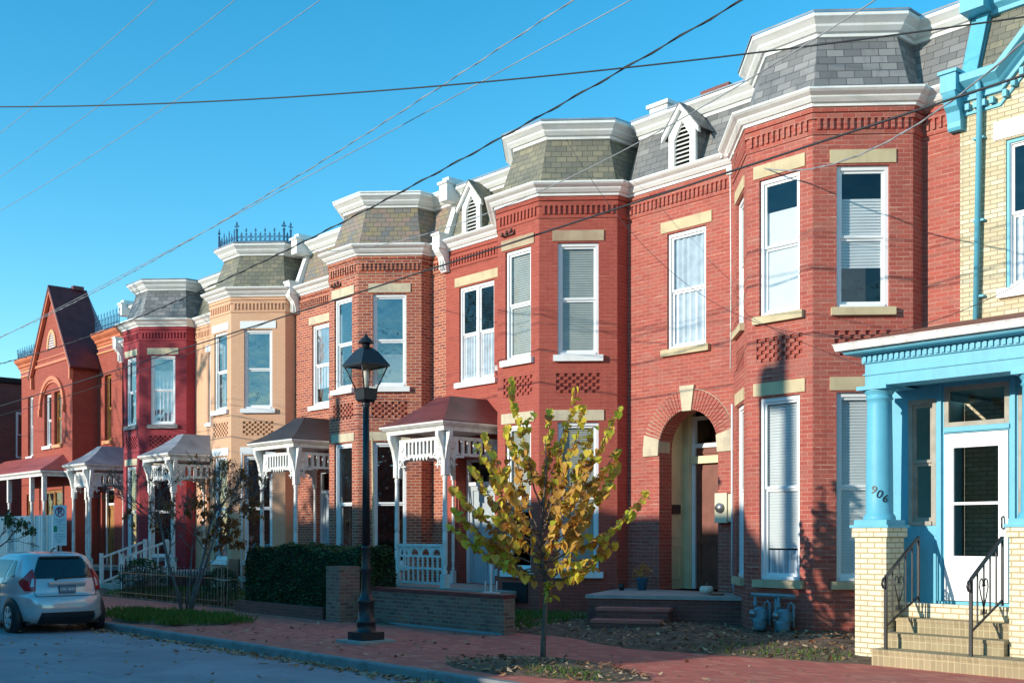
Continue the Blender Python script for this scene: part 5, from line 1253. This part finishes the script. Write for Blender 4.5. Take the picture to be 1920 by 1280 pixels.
hp_.box(xr - .035, xr + .08, -.34, .34, .93, .965); hp_.prism([(xr - .02, .93), (xr - .035, .93), (xr - .01, .88), (xr + .05, .88)], -.34, .34)
hp_.build('boot_handle', M_['carpaint'], car)
pl_ = MB().box(xr - .028, xr + .02, -.155, .155, .755, .90).build('number_plate', M_['ink'], car)
MB().box(xr - .032, xr - .0285, -.145, .145, .765, .89).build('plate_face', M_['plate'], pl_)
text_mesh('UXL 4624', .066, Matrix.Translation((xr - .034, 0, .825)) @ Matrix.Rotation(R(-90), 4, 'Z') @ Matrix.Rotation(R(90), 4, 'X'), M_['cleanwhite'], 'plate_lettering', pl_, .0005, .001)
sm = MB()
for pts in ([cs(t, .70 + .0 * abs(t), .002) for t in range(-22, 23, 4)], [cs(-22, .70, .002), cs(-25, .78, .002), cs(-23.5, .9, .002), cs(-28, 1.02, .002)], [cs(22, .70, .002), cs(25, .78, .002), cs(23.5, .9, .002), cs(28, 1.02, .002)], [cs(t, .715, .002) for t in range(-60, -24, 5)], [cs(83.5, z, .002) for z in (.3, .6, .9, 1.03)], [cs(98, z, .002) for z in (.3, .6, .9, 1.03)]):
    sm.tube(pts, .006, 4)
sm.build('panel_gaps', M_['cardark'], car)
sp = MB(); sp.add([cs(t, 1.43, .0) for t in (-20, -10, 0, 10, 20)] + [cs(t, 1.435, .0) + Vector((-.09, 0, .01)) for t in (-20, -10, 0, 10, 20)] + [cs(t, 1.46, 0) + Vector((-.02, 0, .012)) for t in (-20, -10, 0, 10, 20)],
    [(i, i + 1, i + 6, i + 5) for i in range(4)] + [(i + 5, i + 6, i + 11, i + 10) for i in range(4)]); sp.build('spoiler', M_['carpaint'], car)
MB().tube([(.95, 0, 1.52), (.80, 0, 1.58), (.72, 0, 1.59)], .014, 6).build('aerial', M_['cardark'], car)
for sgn in (1, -1):
    hd_ = MB(); hd_.tube([cs(sgn * 80, .93, .01), cs(sgn * 80, .94, .045), cs(sgn * 78, .94, .045), cs(sgn * 77.4, .93, .01)], .014, 6); hd_.build('door_handle', M_['chrome'], car)
for x in (.74, 3.30):
    for sgn in (1, -1):
        My = Matrix.Translation((x, sgn * .69, .30)) @ Matrix.Rotation(R(-90 * sgn), 4, 'X')
        ar_ = MB(); ar_.lathe([(.0, .02), (.37, .02), (.37, .150), (.355, .158), (.30, .159), (0, .159)], 32, My); ar_.build('wheel_arch', M_['cardark'], car)
        ty = MB(); ty.lathe([(.20, .0), (.27, .0), (.302, .02), (.305, .16), (.29, .178), (.24, .186), (.205, .18), (.20, .16)], 32, My)
        wheel = ty.build('wheel', M_['rubber'], car)
        rm = MB(); rm.lathe([(.0, .192), (.03, .192), (.045, .18), (.07, .165)], 16, My)
        rm.lathe([(.178, .13), (.185, .178), (.204, .182), (.205, .12)], 32, My)
        for k in range(6):
            M = My @ Matrix.Rotation(R(60 * k), 4, 'Z'); rm.add([(-.028, .03, .186), (.028, .03, .186), (.036, .19, .180), (-.036, .19, .180), (-.028, .03, .16), (.028, .03, .16), (.036, .19, .16), (-.036, .19, .16)], [(0, 1, 2, 3), (0, 4, 7, 3), (1, 5, 6, 2), (4, 5, 6, 7)], M)
        rm.lathe([(0, .162), (.178, .162)], 24, My, 1)
        rm.build('rim', [M_['chrome'], M_['cardark']], wheel)
mr = MB(); mr.lathe([(0, -.09), (.06, -.07), (.08, 0), (.06, .07), (0, .09)], 10, Matrix.Translation((2.72, .93, 1.02)) @ Matrix.Rotation(R(90), 4, 'X') @ Matrix.Diagonal((.8, 1, 1, 1))); mr.tube([(2.75, .78, 1.0), (2.73, .9, 1.0)], .025, 6); mr.build('wing_mirror', M_['carpaint'], car)

# ------------------------------------------------------------------ trees
def curve_pts(a, b, sag, n=8, jit=.02):
    a, b = Vector(a), Vector(b); out = []
    for i in range(n + 1):
        t = i / n; p = a.lerp(b, t); p.z += sag * 4 * t * (1 - t) * -1
        if 0 < i < n: p += Vector([random.uniform(-jit, jit) for _ in range(3)])
        out.append(p)
    return out
HEART = [(0, 0), (-.28, .12), (-.5, -.15), (-.44, -.5), (-.2, -.82), (0, -1.0), (.2, -.82), (.44, -.5), (.5, -.15), (.28, .12)]
def heart_leaf(mb, p, s, az, droop, fold=.22, mi=0):
    M = Matrix.Translation(p) @ Matrix.Rotation(az, 4, 'Z') @ Matrix.Rotation(droop, 4, 'X') @ Matrix.Scale(s, 4)
    vs = [(x, y, abs(x) * fold - .12 * y * y) for x, y in HEART] + [(0, -.5, -.03)]
    n = len(HEART); mb.add(vs, [(n, i, (i + 1) % n) for i in range(n)], M, mi, True)
tree = empty('street_tree', (-10.55, -5.96, 0), 'young street tree with heart shaped yellow green and tawny leaves', 'tree')
rv = Vector((.669, .743, 0)); fv = Vector((-.743, .669, 0)); sc_ = 1 / 144.2
def tp(px, py, d=0): return rv * ((px - 1018) * sc_) + fv * d + Vector((0, 0, (1237 - py) * sc_ + .0))
trunk = MB(); trunk.tube([tp(1018, 1242), tp(1019, 1200), tp(1022, 1150), tp(1024, 1100), tp(1023, 1082)], [.040, .036, .030, .029, .027], 10)
lead = [tp(1023, 1082), tp(1016, 1040, .02), tp(1014, 990, -.02), tp(1020, 930, .0), tp(1025, 870, .03), tp(1022, 820, 0)]
trunk.tube(lead, [.027, .022, .018, .014, .010, .006], 8)
tips = [(957, 706, -.1), (1081, 718, .2), (1162, 756, .1), (949, 792, .2), (909, 807, -.3), (893, 826, .3), (1157, 836, -.1), (882, 866, .1), (849, 907, -.2), (842, 979, .1), (851, 948, .4), (1215, 917, .1), (1160, 1010, .2),
        (1109, 1051, -.4), (923, 1034, -.3), (1091, 762, -.4), (1115, 793, .3), (1036, 1088, -.2), (966, 1058, .2), (1060, 840, .6), (1140, 900, -.5), (1080, 880, -.7), (940, 930, -.7), (1100, 960, .7), (960, 900, -.3), (1045, 940, -.6), (1165, 860, .3), (1030, 760, .2), (890, 1000, .4), (1075, 1010, -.8), (1010, 1020, .7)]
ly = MB(); lb_ = MB(); twigs = []
for (x, y, d) in tips:
    tip = tp(x, y, d)
    h0 = max(1.05, min(2.3, 1.0 + (tip.z - 1.0) * .40 - .10 * abs(x - 1018) * sc_))
    t = max(0, min(1, (h0 - 1.07) / 1.85)); i = min(len(lead) - 2, int(t * (len(lead) - 1))); f = t * (len(lead) - 1) - i; s0 = lead[i].lerp(lead[i + 1], f)
    pts = curve_pts(s0, tip, .10 * (tip - s0).length, 9, .03)
    trunk.tube(pts, [.012 * (1 - .8 * k / 9) + .002 for k in range(10)], 5)
    twigs.append((pts, .30, 1.0))
    for q in (4, 6):
        if random.random() < .3: continue
        b0 = pts[q]; dr0 = (pts[q + 1] - pts[q]).normalized(); ax = Vector([random.uniform(-1, 1) for _ in range(3)]); nd = (dr0 * .7 + (ax - dr0 * ax.dot(dr0)).normalized() * .75 + Vector((0, 0, .15))).normalized()
        p2 = curve_pts(b0, b0 + nd * random.uniform(.22, .42), .02, 9, .008); trunk.tube(p2, [.006 * (1 - .6 * k / 9) for k in range(10)], 4); twigs.append((p2, .1, .6 if q < 5 else .9))
for pts, u0_, ob in twigs:
    Ln = sum((b - a).length for a, b in zip(pts, pts[1:])); n = int(Ln / .036)
    for k in range(n):
        u_ = u0_ + (1.02 - u0_) * k / n; q = min(8, int(min(u_, .999) * 9)); p = pts[q].lerp(pts[q + 1], min(1, u_ * 9 - q)); dr_ = (pts[q + 1] - pts[q]).normalized()
        az = math.atan2(dr_.y, dr_.x) + (R(90) if k % 2 else R(-90)) + random.uniform(-.8, .8) + R(90)
        s = random.uniform(.07, .118) * (1.35 if random.random() < .07 else 1)
        rad = (p - Vector((0, 0, 2.0))).length
        outer = rad + random.gauss(0, .35) > .85
        p = p + Vector((random.uniform(-.03, .03), random.uniform(-.03, .03), random.uniform(-.035, .01)))
        heart_leaf(ly if outer else lb_, p, s, az, R(random.uniform(0, 95)), random.uniform(.1, .35))
trunk.build('trunk', M_['bark'], tree)
cr = ly.build('crown', M_['leaf_yellow'], tree); lb_.build('tawny_leaves', M_['leaf_brown'], cr)

def grow(mb, p, d, L, r, depth, tips_, spread=.6, up=.15, nb=(2, 3), shrink=.72, minr=.004, sides=6):
    pts = [p]; q = Vector(p); dd = Vector(d); n = 4
    for i in range(n):
        dd = (dd + Vector([random.uniform(-.16, .16) for _ in range(3)]) + Vector((0, 0, up * .25))).normalized(); q = q + dd * (L / n); pts.append(q.copy())
    r1 = max(minr, r * .62); mb.tube(pts, [r + (r1 - r) * k / n for k in range(n + 1)], sides if r > .03 else 4, caps=False)
    if depth == 0: tips_.append(pts); return
    for _ in range(random.randint(*nb)):
        ax = Vector([random.uniform(-1, 1) for _ in range(3)]).normalized(); nd = (dd + ax * spread).normalized()
        grow(mb, pts[-1] if random.random() < .6 else pts[-2], nd, L * shrink * random.uniform(.8, 1.15), r1, depth - 1, tips_, spread, up, nb, shrink, minr, sides)
def leafy(mb, tips_, per, s0, s1, skip=0., cond=None):
    for pts in tips_:
        if random.random() < skip or (cond and not cond(pts[-1])): continue
        for k in range(per):
            i = random.randint(1, len(pts) - 2); p = pts[i].lerp(pts[i + 1], random.random()) + Vector([random.uniform(-.03, .03) for _ in range(3)]); s = random.uniform(s0, s1)
            M = Matrix.Translation(p) @ Matrix.Rotation(random.uniform(0, 6.28), 4, 'Z') @ Matrix.Rotation(random.uniform(.2, 1.5), 4, 'X')
            mb.add([(0, 0, 0), (-s * .28, -s * .4, .01), (0, -s, 0), (s * .28, -s * .4, .01)], [(0, 1, 2, 3)], M)
# multi-trunked street tree
random.seed(21)
mg = empty('street_tree', (-21.84, -5.45, 0), 'bushy street tree with three leaning grey trunks and sparse tawny leaves', 'tree')
mt_ = MB(); tps = []
def mp(px, py, d=0): return rv * ((px - 350) / 90.1) + fv * d + Vector((0, 0, (1148 - py) / 90.1))
for path, rr in (([(343, 1152, 0), (335, 1110, 0), (318, 1050, -.1), (308, 990, -.15)], .045), ([(352, 1152, .05), (362, 1110, .05), (378, 1050, .1), (388, 985, .2)], .04), ([(358, 1150, -.05), (374, 1100, -.1), (396, 1040, -.2), (412, 990, -.2)], .036), ([(346, 1150, .1), (350, 1090, .25), (352, 1030, .35)], .03)):
    pts = [mp(*q) for q in path]; mt_.tube(pts, [rr * (1 - .5 * k / (len(pts) - 1)) for k in range(len(pts))], 9)
    dd = (pts[-1] - pts[-2]).normalized()
    for k in range(4):
        ax = Vector((random.uniform(-1, 1), random.uniform(-1, 1), random.uniform(-.1, .5))).normalized()
        grow(mt_, pts[-1] if k < 3 else pts[-2], (dd * .8 + ax * .75).normalized(), .50, rr * .42, 5, tps, .62, .12, (2, 3), .78, .003, 5)
mt_.build('trunk', M_['palebark'], mg)
lv = MB()
def cnd(p):
    x = p.dot(rv) * 90 + 350; return random.random() < (.08 if p.z > 2.4 else .6) * (1.6 if x > 350 else .5)
leafy(lv, tps, 6, .055, .105, 0, cnd); lv.build('crown', M_['leaf_autumn'], mg)
# tree at the left edge
random.seed(5)
et = empty('street_tree', (-29.3, -7.0, 0), 'small dark leaved street tree at the left edge of the picture', 'tree')
t_ = MB(); tp2 = []; t_.tube([(0, 0, 0), (.03, 0, .7), (.0, .02, 1.3)], [.05, .04, .035], 8)
for k in range(7): grow(t_, Vector((0, .02, 1.25)), Vector((math.cos(k * .9), math.sin(k * .9), .7)).normalized(), .5, .02, 3, tp2, .6, .1, (2, 3), .75)
t_.build('trunk', M_['bark'], et); lv = MB(); leafy(lv, tp2, 7, .06, .12); lv.build('crown', M_['leaf_dark'], et)
# bare trees on the far pavement, behind the camera, whose branches shade the crimson house
random.seed(11)
for (x, y, hgt, lb) in ((-39.8, -19.6, 1.3, 'tall bare street tree across the road from the crimson house'), (-33.6, -19.4, .85, 'bare street tree across the road from the tan house')):
    bt = empty('street_tree', (x, y, 0), lb, 'tree'); t_ = MB(); tt = []
    t_.tube([(0, 0, 0), (.05, 0, 2), (.1, .05, 4.2 * hgt)], [.26, .21, .17], 12)
    for k in range(6):
        a = k * 1.05; grow(t_, Vector((.1, .05, 4.1 * hgt)), Vector((math.cos(a) * .7, math.sin(a) * .7, 1.1)).normalized(), 2.3 * hgt, .10, 4, tt, .55, .2, (2, 3), .76, .008, 6)
    t_.build('trunk', M_['bark'], bt); lv = MB(); leafy(lv, tt, 12, .12, .22, .1); lv.build('crown', M_['leaf_brown'], bt)

# ------------------------------------------------------------------ utility poles and houses across the street
def upole(x, y, h, label):
    r = empty('utility_pole', (x, y, 0), label, 'utility pole')
    MB().tube([(0, 0, 0), (0, 0, h)], [.14, .10], 12).build('pole', M_['bark'], r)
    MB().lathe([(0, 0), (.17, .0), (.2, .05), (.2, .5), (.13, .62), (0, .64)], 14, Matrix.Translation((-.22, 0, h - 1.1))).build('pole_head', M_['steel'], r)  # unseen head, shaped to cast the lamp-like blob of shadow on the bays
    return r
upole(-14.62, -18.4, 9.15, 'wooden utility pole across the road from the arched doorway')
upole(-27.0, -18.4, 9.3, 'wooden utility pole across the road from the orange brick house')
OPP = [(-54.16, 'dark red brick house across the road, farthest along'), (-45.88, 'brown brick house across the road facing the gabled house'), (-37.6, 'orange brick house across the road with white sashes'), (-29.32, 'buff brick house across the road facing the tan house'), (-21.04, 'red brick house across the road at the end of its row')]
for i, (x, lb) in enumerate(OPP):
    w_ = 8.28; r = empty('brick_house', (x, -27.5, 0), lb, 'house', 'brick houses across the road'); m_ = M_[['red_d', 'darkbrick', 'orange', 'yellow', 'red_c'][i]]
    b = MB(); Mo = Matrix.Rotation(R(180), 4, 'Z'); b2 = frame((w_ / 2 + (0 if i < 4 else .1), 5), (-w_ / 2, 5)); Lw = w_ + (0 if i < 4 else .1)
    oo = [(u0, u0 + 1.0, z0, z1) for u0 in (1.0, 3.6, 6.2) for (z0, z1) in ((1.0, 3.2), (4.6, 6.7))]
    panel(b, b2, Lw, 0, 7.3, oo); b.box(-w_ / 2, w_ / 2 + (0 if i < 4 else .1), -5, 4.5, 0, 7.3); b.build('wall', m_, r)
    for o in oo: window(r, b2, o[0], o[1], o[2], o[3], M_['cleanwhite'])
    c = MB(); sweep(c, [(w_ / 2 + (0 if i < 4 else .1), 5), (-w_ / 2, 5)], [(0, 7.2), (.1, 7.25), (.2, 7.5), (.3, 7.6), (.3, 7.72), (-9.5, 7.5)]); c.build('cornice', M_['white'], r)
for i, (x, y, w_, h_, mk, lb, fc) in enumerate(((9.0, -27.5, 9.6, 7.0, 'red_d', 'unseen orange brick house added across the road to the right of the camera', 1), (19.0, -27.5, 9.6, 7.0, 'yellow', 'unseen buff house added across the road at the far right', 1), (-9.0, -44, 12, 7.6, 'darkbrick', 'unseen dark brick house added on the next street behind the camera', 1), (4.6, -44, 12, 7.6, 'orange', 'unseen orange brick house added on the next street behind the camera', 1), (-23, -46, 14, 8, 'tan', 'unseen tan house added on the next street behind the camera', 1), (4.0, 5.5, 9.6, 8.6, 'red_a', 'red brick house added out of view right of the yellow house', -1), (14.0, 5.5, 9.8, 8.6, 'crimson', 'crimson house added out of view at the right end of the row', -1))):  # unseen houses added so lower windows reflect dark walls, not bright horizon
    r = empty('brick_house', (x, y, 0), lb, 'house', 'brick houses across the road' if fc > 0 else 'brick row houses with mansard roofs'); d5 = 5.0
    b = MB(); b2 = frame((w_ / 2, d5), (-w_ / 2, d5)) if fc > 0 else frame((-w_ / 2, -d5), (w_ / 2, -d5))
    oo = [(u0, u0 + 1.0, z0, z1) for u0 in (1.2, w_ / 2 - .5, w_ - 2.2) for (z0, z1) in ((1.0, 3.2), (4.4, 6.4))]
    panel(b, b2, w_, 0, h_, oo); b.box(-w_ / 2, w_ / 2, -d5 + (0 if fc > 0 else .5), d5 - (.5 if fc > 0 else 0), 0, h_); b.build('wall', M_[mk], r)
    for o in oo: window(r, b2, o[0], o[1], o[2], o[3], M_['cleanwhite'])
    c = MB(); sweep(c, [(w_ / 2, d5), (-w_ / 2, d5)] if fc > 0 else [(-w_ / 2, -d5), (w_ / 2, -d5)], [(0, h_ - .1), (.1, h_ - .05), (.2, h_ + .1), (.3, h_ + .2), (.3, h_ + .3), (-9.5, h_ + .1)]); c.build('cornice', M_['white'], r)
r = empty('side_wing', (-16.79, -26.5, 0), 'low sloping roofed brick outhouse across the road at the row end', 'outhouse')
b = MB(); b.prism([(.01, 0), (2.85, 0), (2.85, 3.75), (.6, 5.35), (.01, 5.9)], -3, 3.6); b.build('wall', M_['red_d'], r)
b = MB(); b.prism([(.01, 5.92), (.01, 6.6), (.25, 6.4), (.6, 5.55), (3.2, 3.72), (3.2, 3.55), (.6, 5.37)], -3.1, 3.8); b.build('roof', M_['slate'], r)

# ------------------------------------------------------------------ overhead wires: parabolic spans in vertical planes
def wire(name, label, P0, P1, q, s0, s1, rad, m='wire', twist=0):
    d = Vector((P1[0] - P0[0], P1[1] - P0[1], 0)).normalized(); pts = []; n = 60
    for k in range(n + 1):
        s = s0 + (s1 - s0) * k / n; pts.append(Vector((P0[0], P0[1], 0)) + d * s + Vector((0, 0, q[0] * s * s + q[1] * s + q[2])))
    rad *= .62; twist *= .7; b = MB(); b.tube(pts, rad, 6)
    if twist:      # second conductor wound round the first
        pp = []; n2 = int((s1 - s0) / .14)
        for k in range(n2 + 1):
            s = s0 + (s1 - s0) * k / n2; c = Vector((P0[0], P0[1], 0)) + d * s + Vector((0, 0, q[0] * s * s + q[1] * s + q[2])); a = k * 1.1
            pp.append(c + Vector((0, 0, 1)) * math.cos(a) * twist + Vector((-d.y, d.x, 0)) * math.sin(a) * twist)
        b.tube(pp, rad * .9, 4)
    return tag(b.build(name, M_[m]), label, 'wire')
wire('overhead_wire', 'topmost thin grey wire crossing the upper left corner of the sky', (-60, -7.5), (10, -7.5), (.0026, -.17728, 13.914), 20, 55, .010, 'wiregrey')
wire('overhead_wire', 'middle of the three thin grey wires in the upper left sky', (-60, -7.3), (10, -7.3), (.00194, -.13652, 12.464), 20, 58, .010, 'wiregrey')
wire('overhead_wire', 'lowest of the three thin grey wires in the upper left sky', (-60, -7.0), (10, -7.0), (.00211, -.16101, 12.524), 20, 60, .010, 'wiregrey')
wire('overhead_wire', 'twisted wire rising from the gabled house to the top centre of the sky', (-60, -6.8), (10, -6.8), (.00262, -.15117, 8.749), 8, 62, .009, 'wiregrey', .013)
wire('overhead_wire', 'pale straight wire just below the twisted one in the open sky', (-60, -6.6), (10, -6.6), (.00050, .0050, 6.06), 8, 60, .010, 'wiregrey')
wire('overhead_cable', 'thick cable running below the cornices of all the houses', (-60, -5.5), (10, -5.5), (.000185, .00596, 5.017), 5, 66, .020, 'wire')
wire('overhead_cable', 'twisted black cable rising past the orange house roof to the top of the picture', (-60, -6.2), (10, -6.2), (.003303, -.221475, 9.826), 20, 56, .014, 'wire', .02)
wire('overhead_wire', 'pale wire crossing the slate mansards from the orange house to the upper right', (-27, -2.5), (-3, -7.5), (.011357, -.408266, 9.799), 6.0, 24, .011, 'wiregrey')
wire('overhead_cable', 'nearly level black cable crossing the whole sky', (-26, -13.5), (-3, -4), (.00424, -.23564, 9.962), 3, 27, .015, 'wire')
wire('service_cable', 'grey service cable sagging from the bay bracket to the upper right corner', (-11.8, -.35), (-4.5, -5.5), (.03284, -.50601, 8.158), 0.05, 11, .013, 'wiregrey', .012)
wire('telephone_wire', 'thin dark wire drooping across the arched door house', (-15.0, -1.35), (-4.0, -3.6), (.08268, -1.29999, 9.333), .3, 11, .007, 'wire')
wire('telephone_wire', 'thin sagging wire crossing the arched windows of the gabled house', (-60, -5.7), (10, -5.7), (.0021, -.11, 6.42), 5, 42, .010, 'wire')
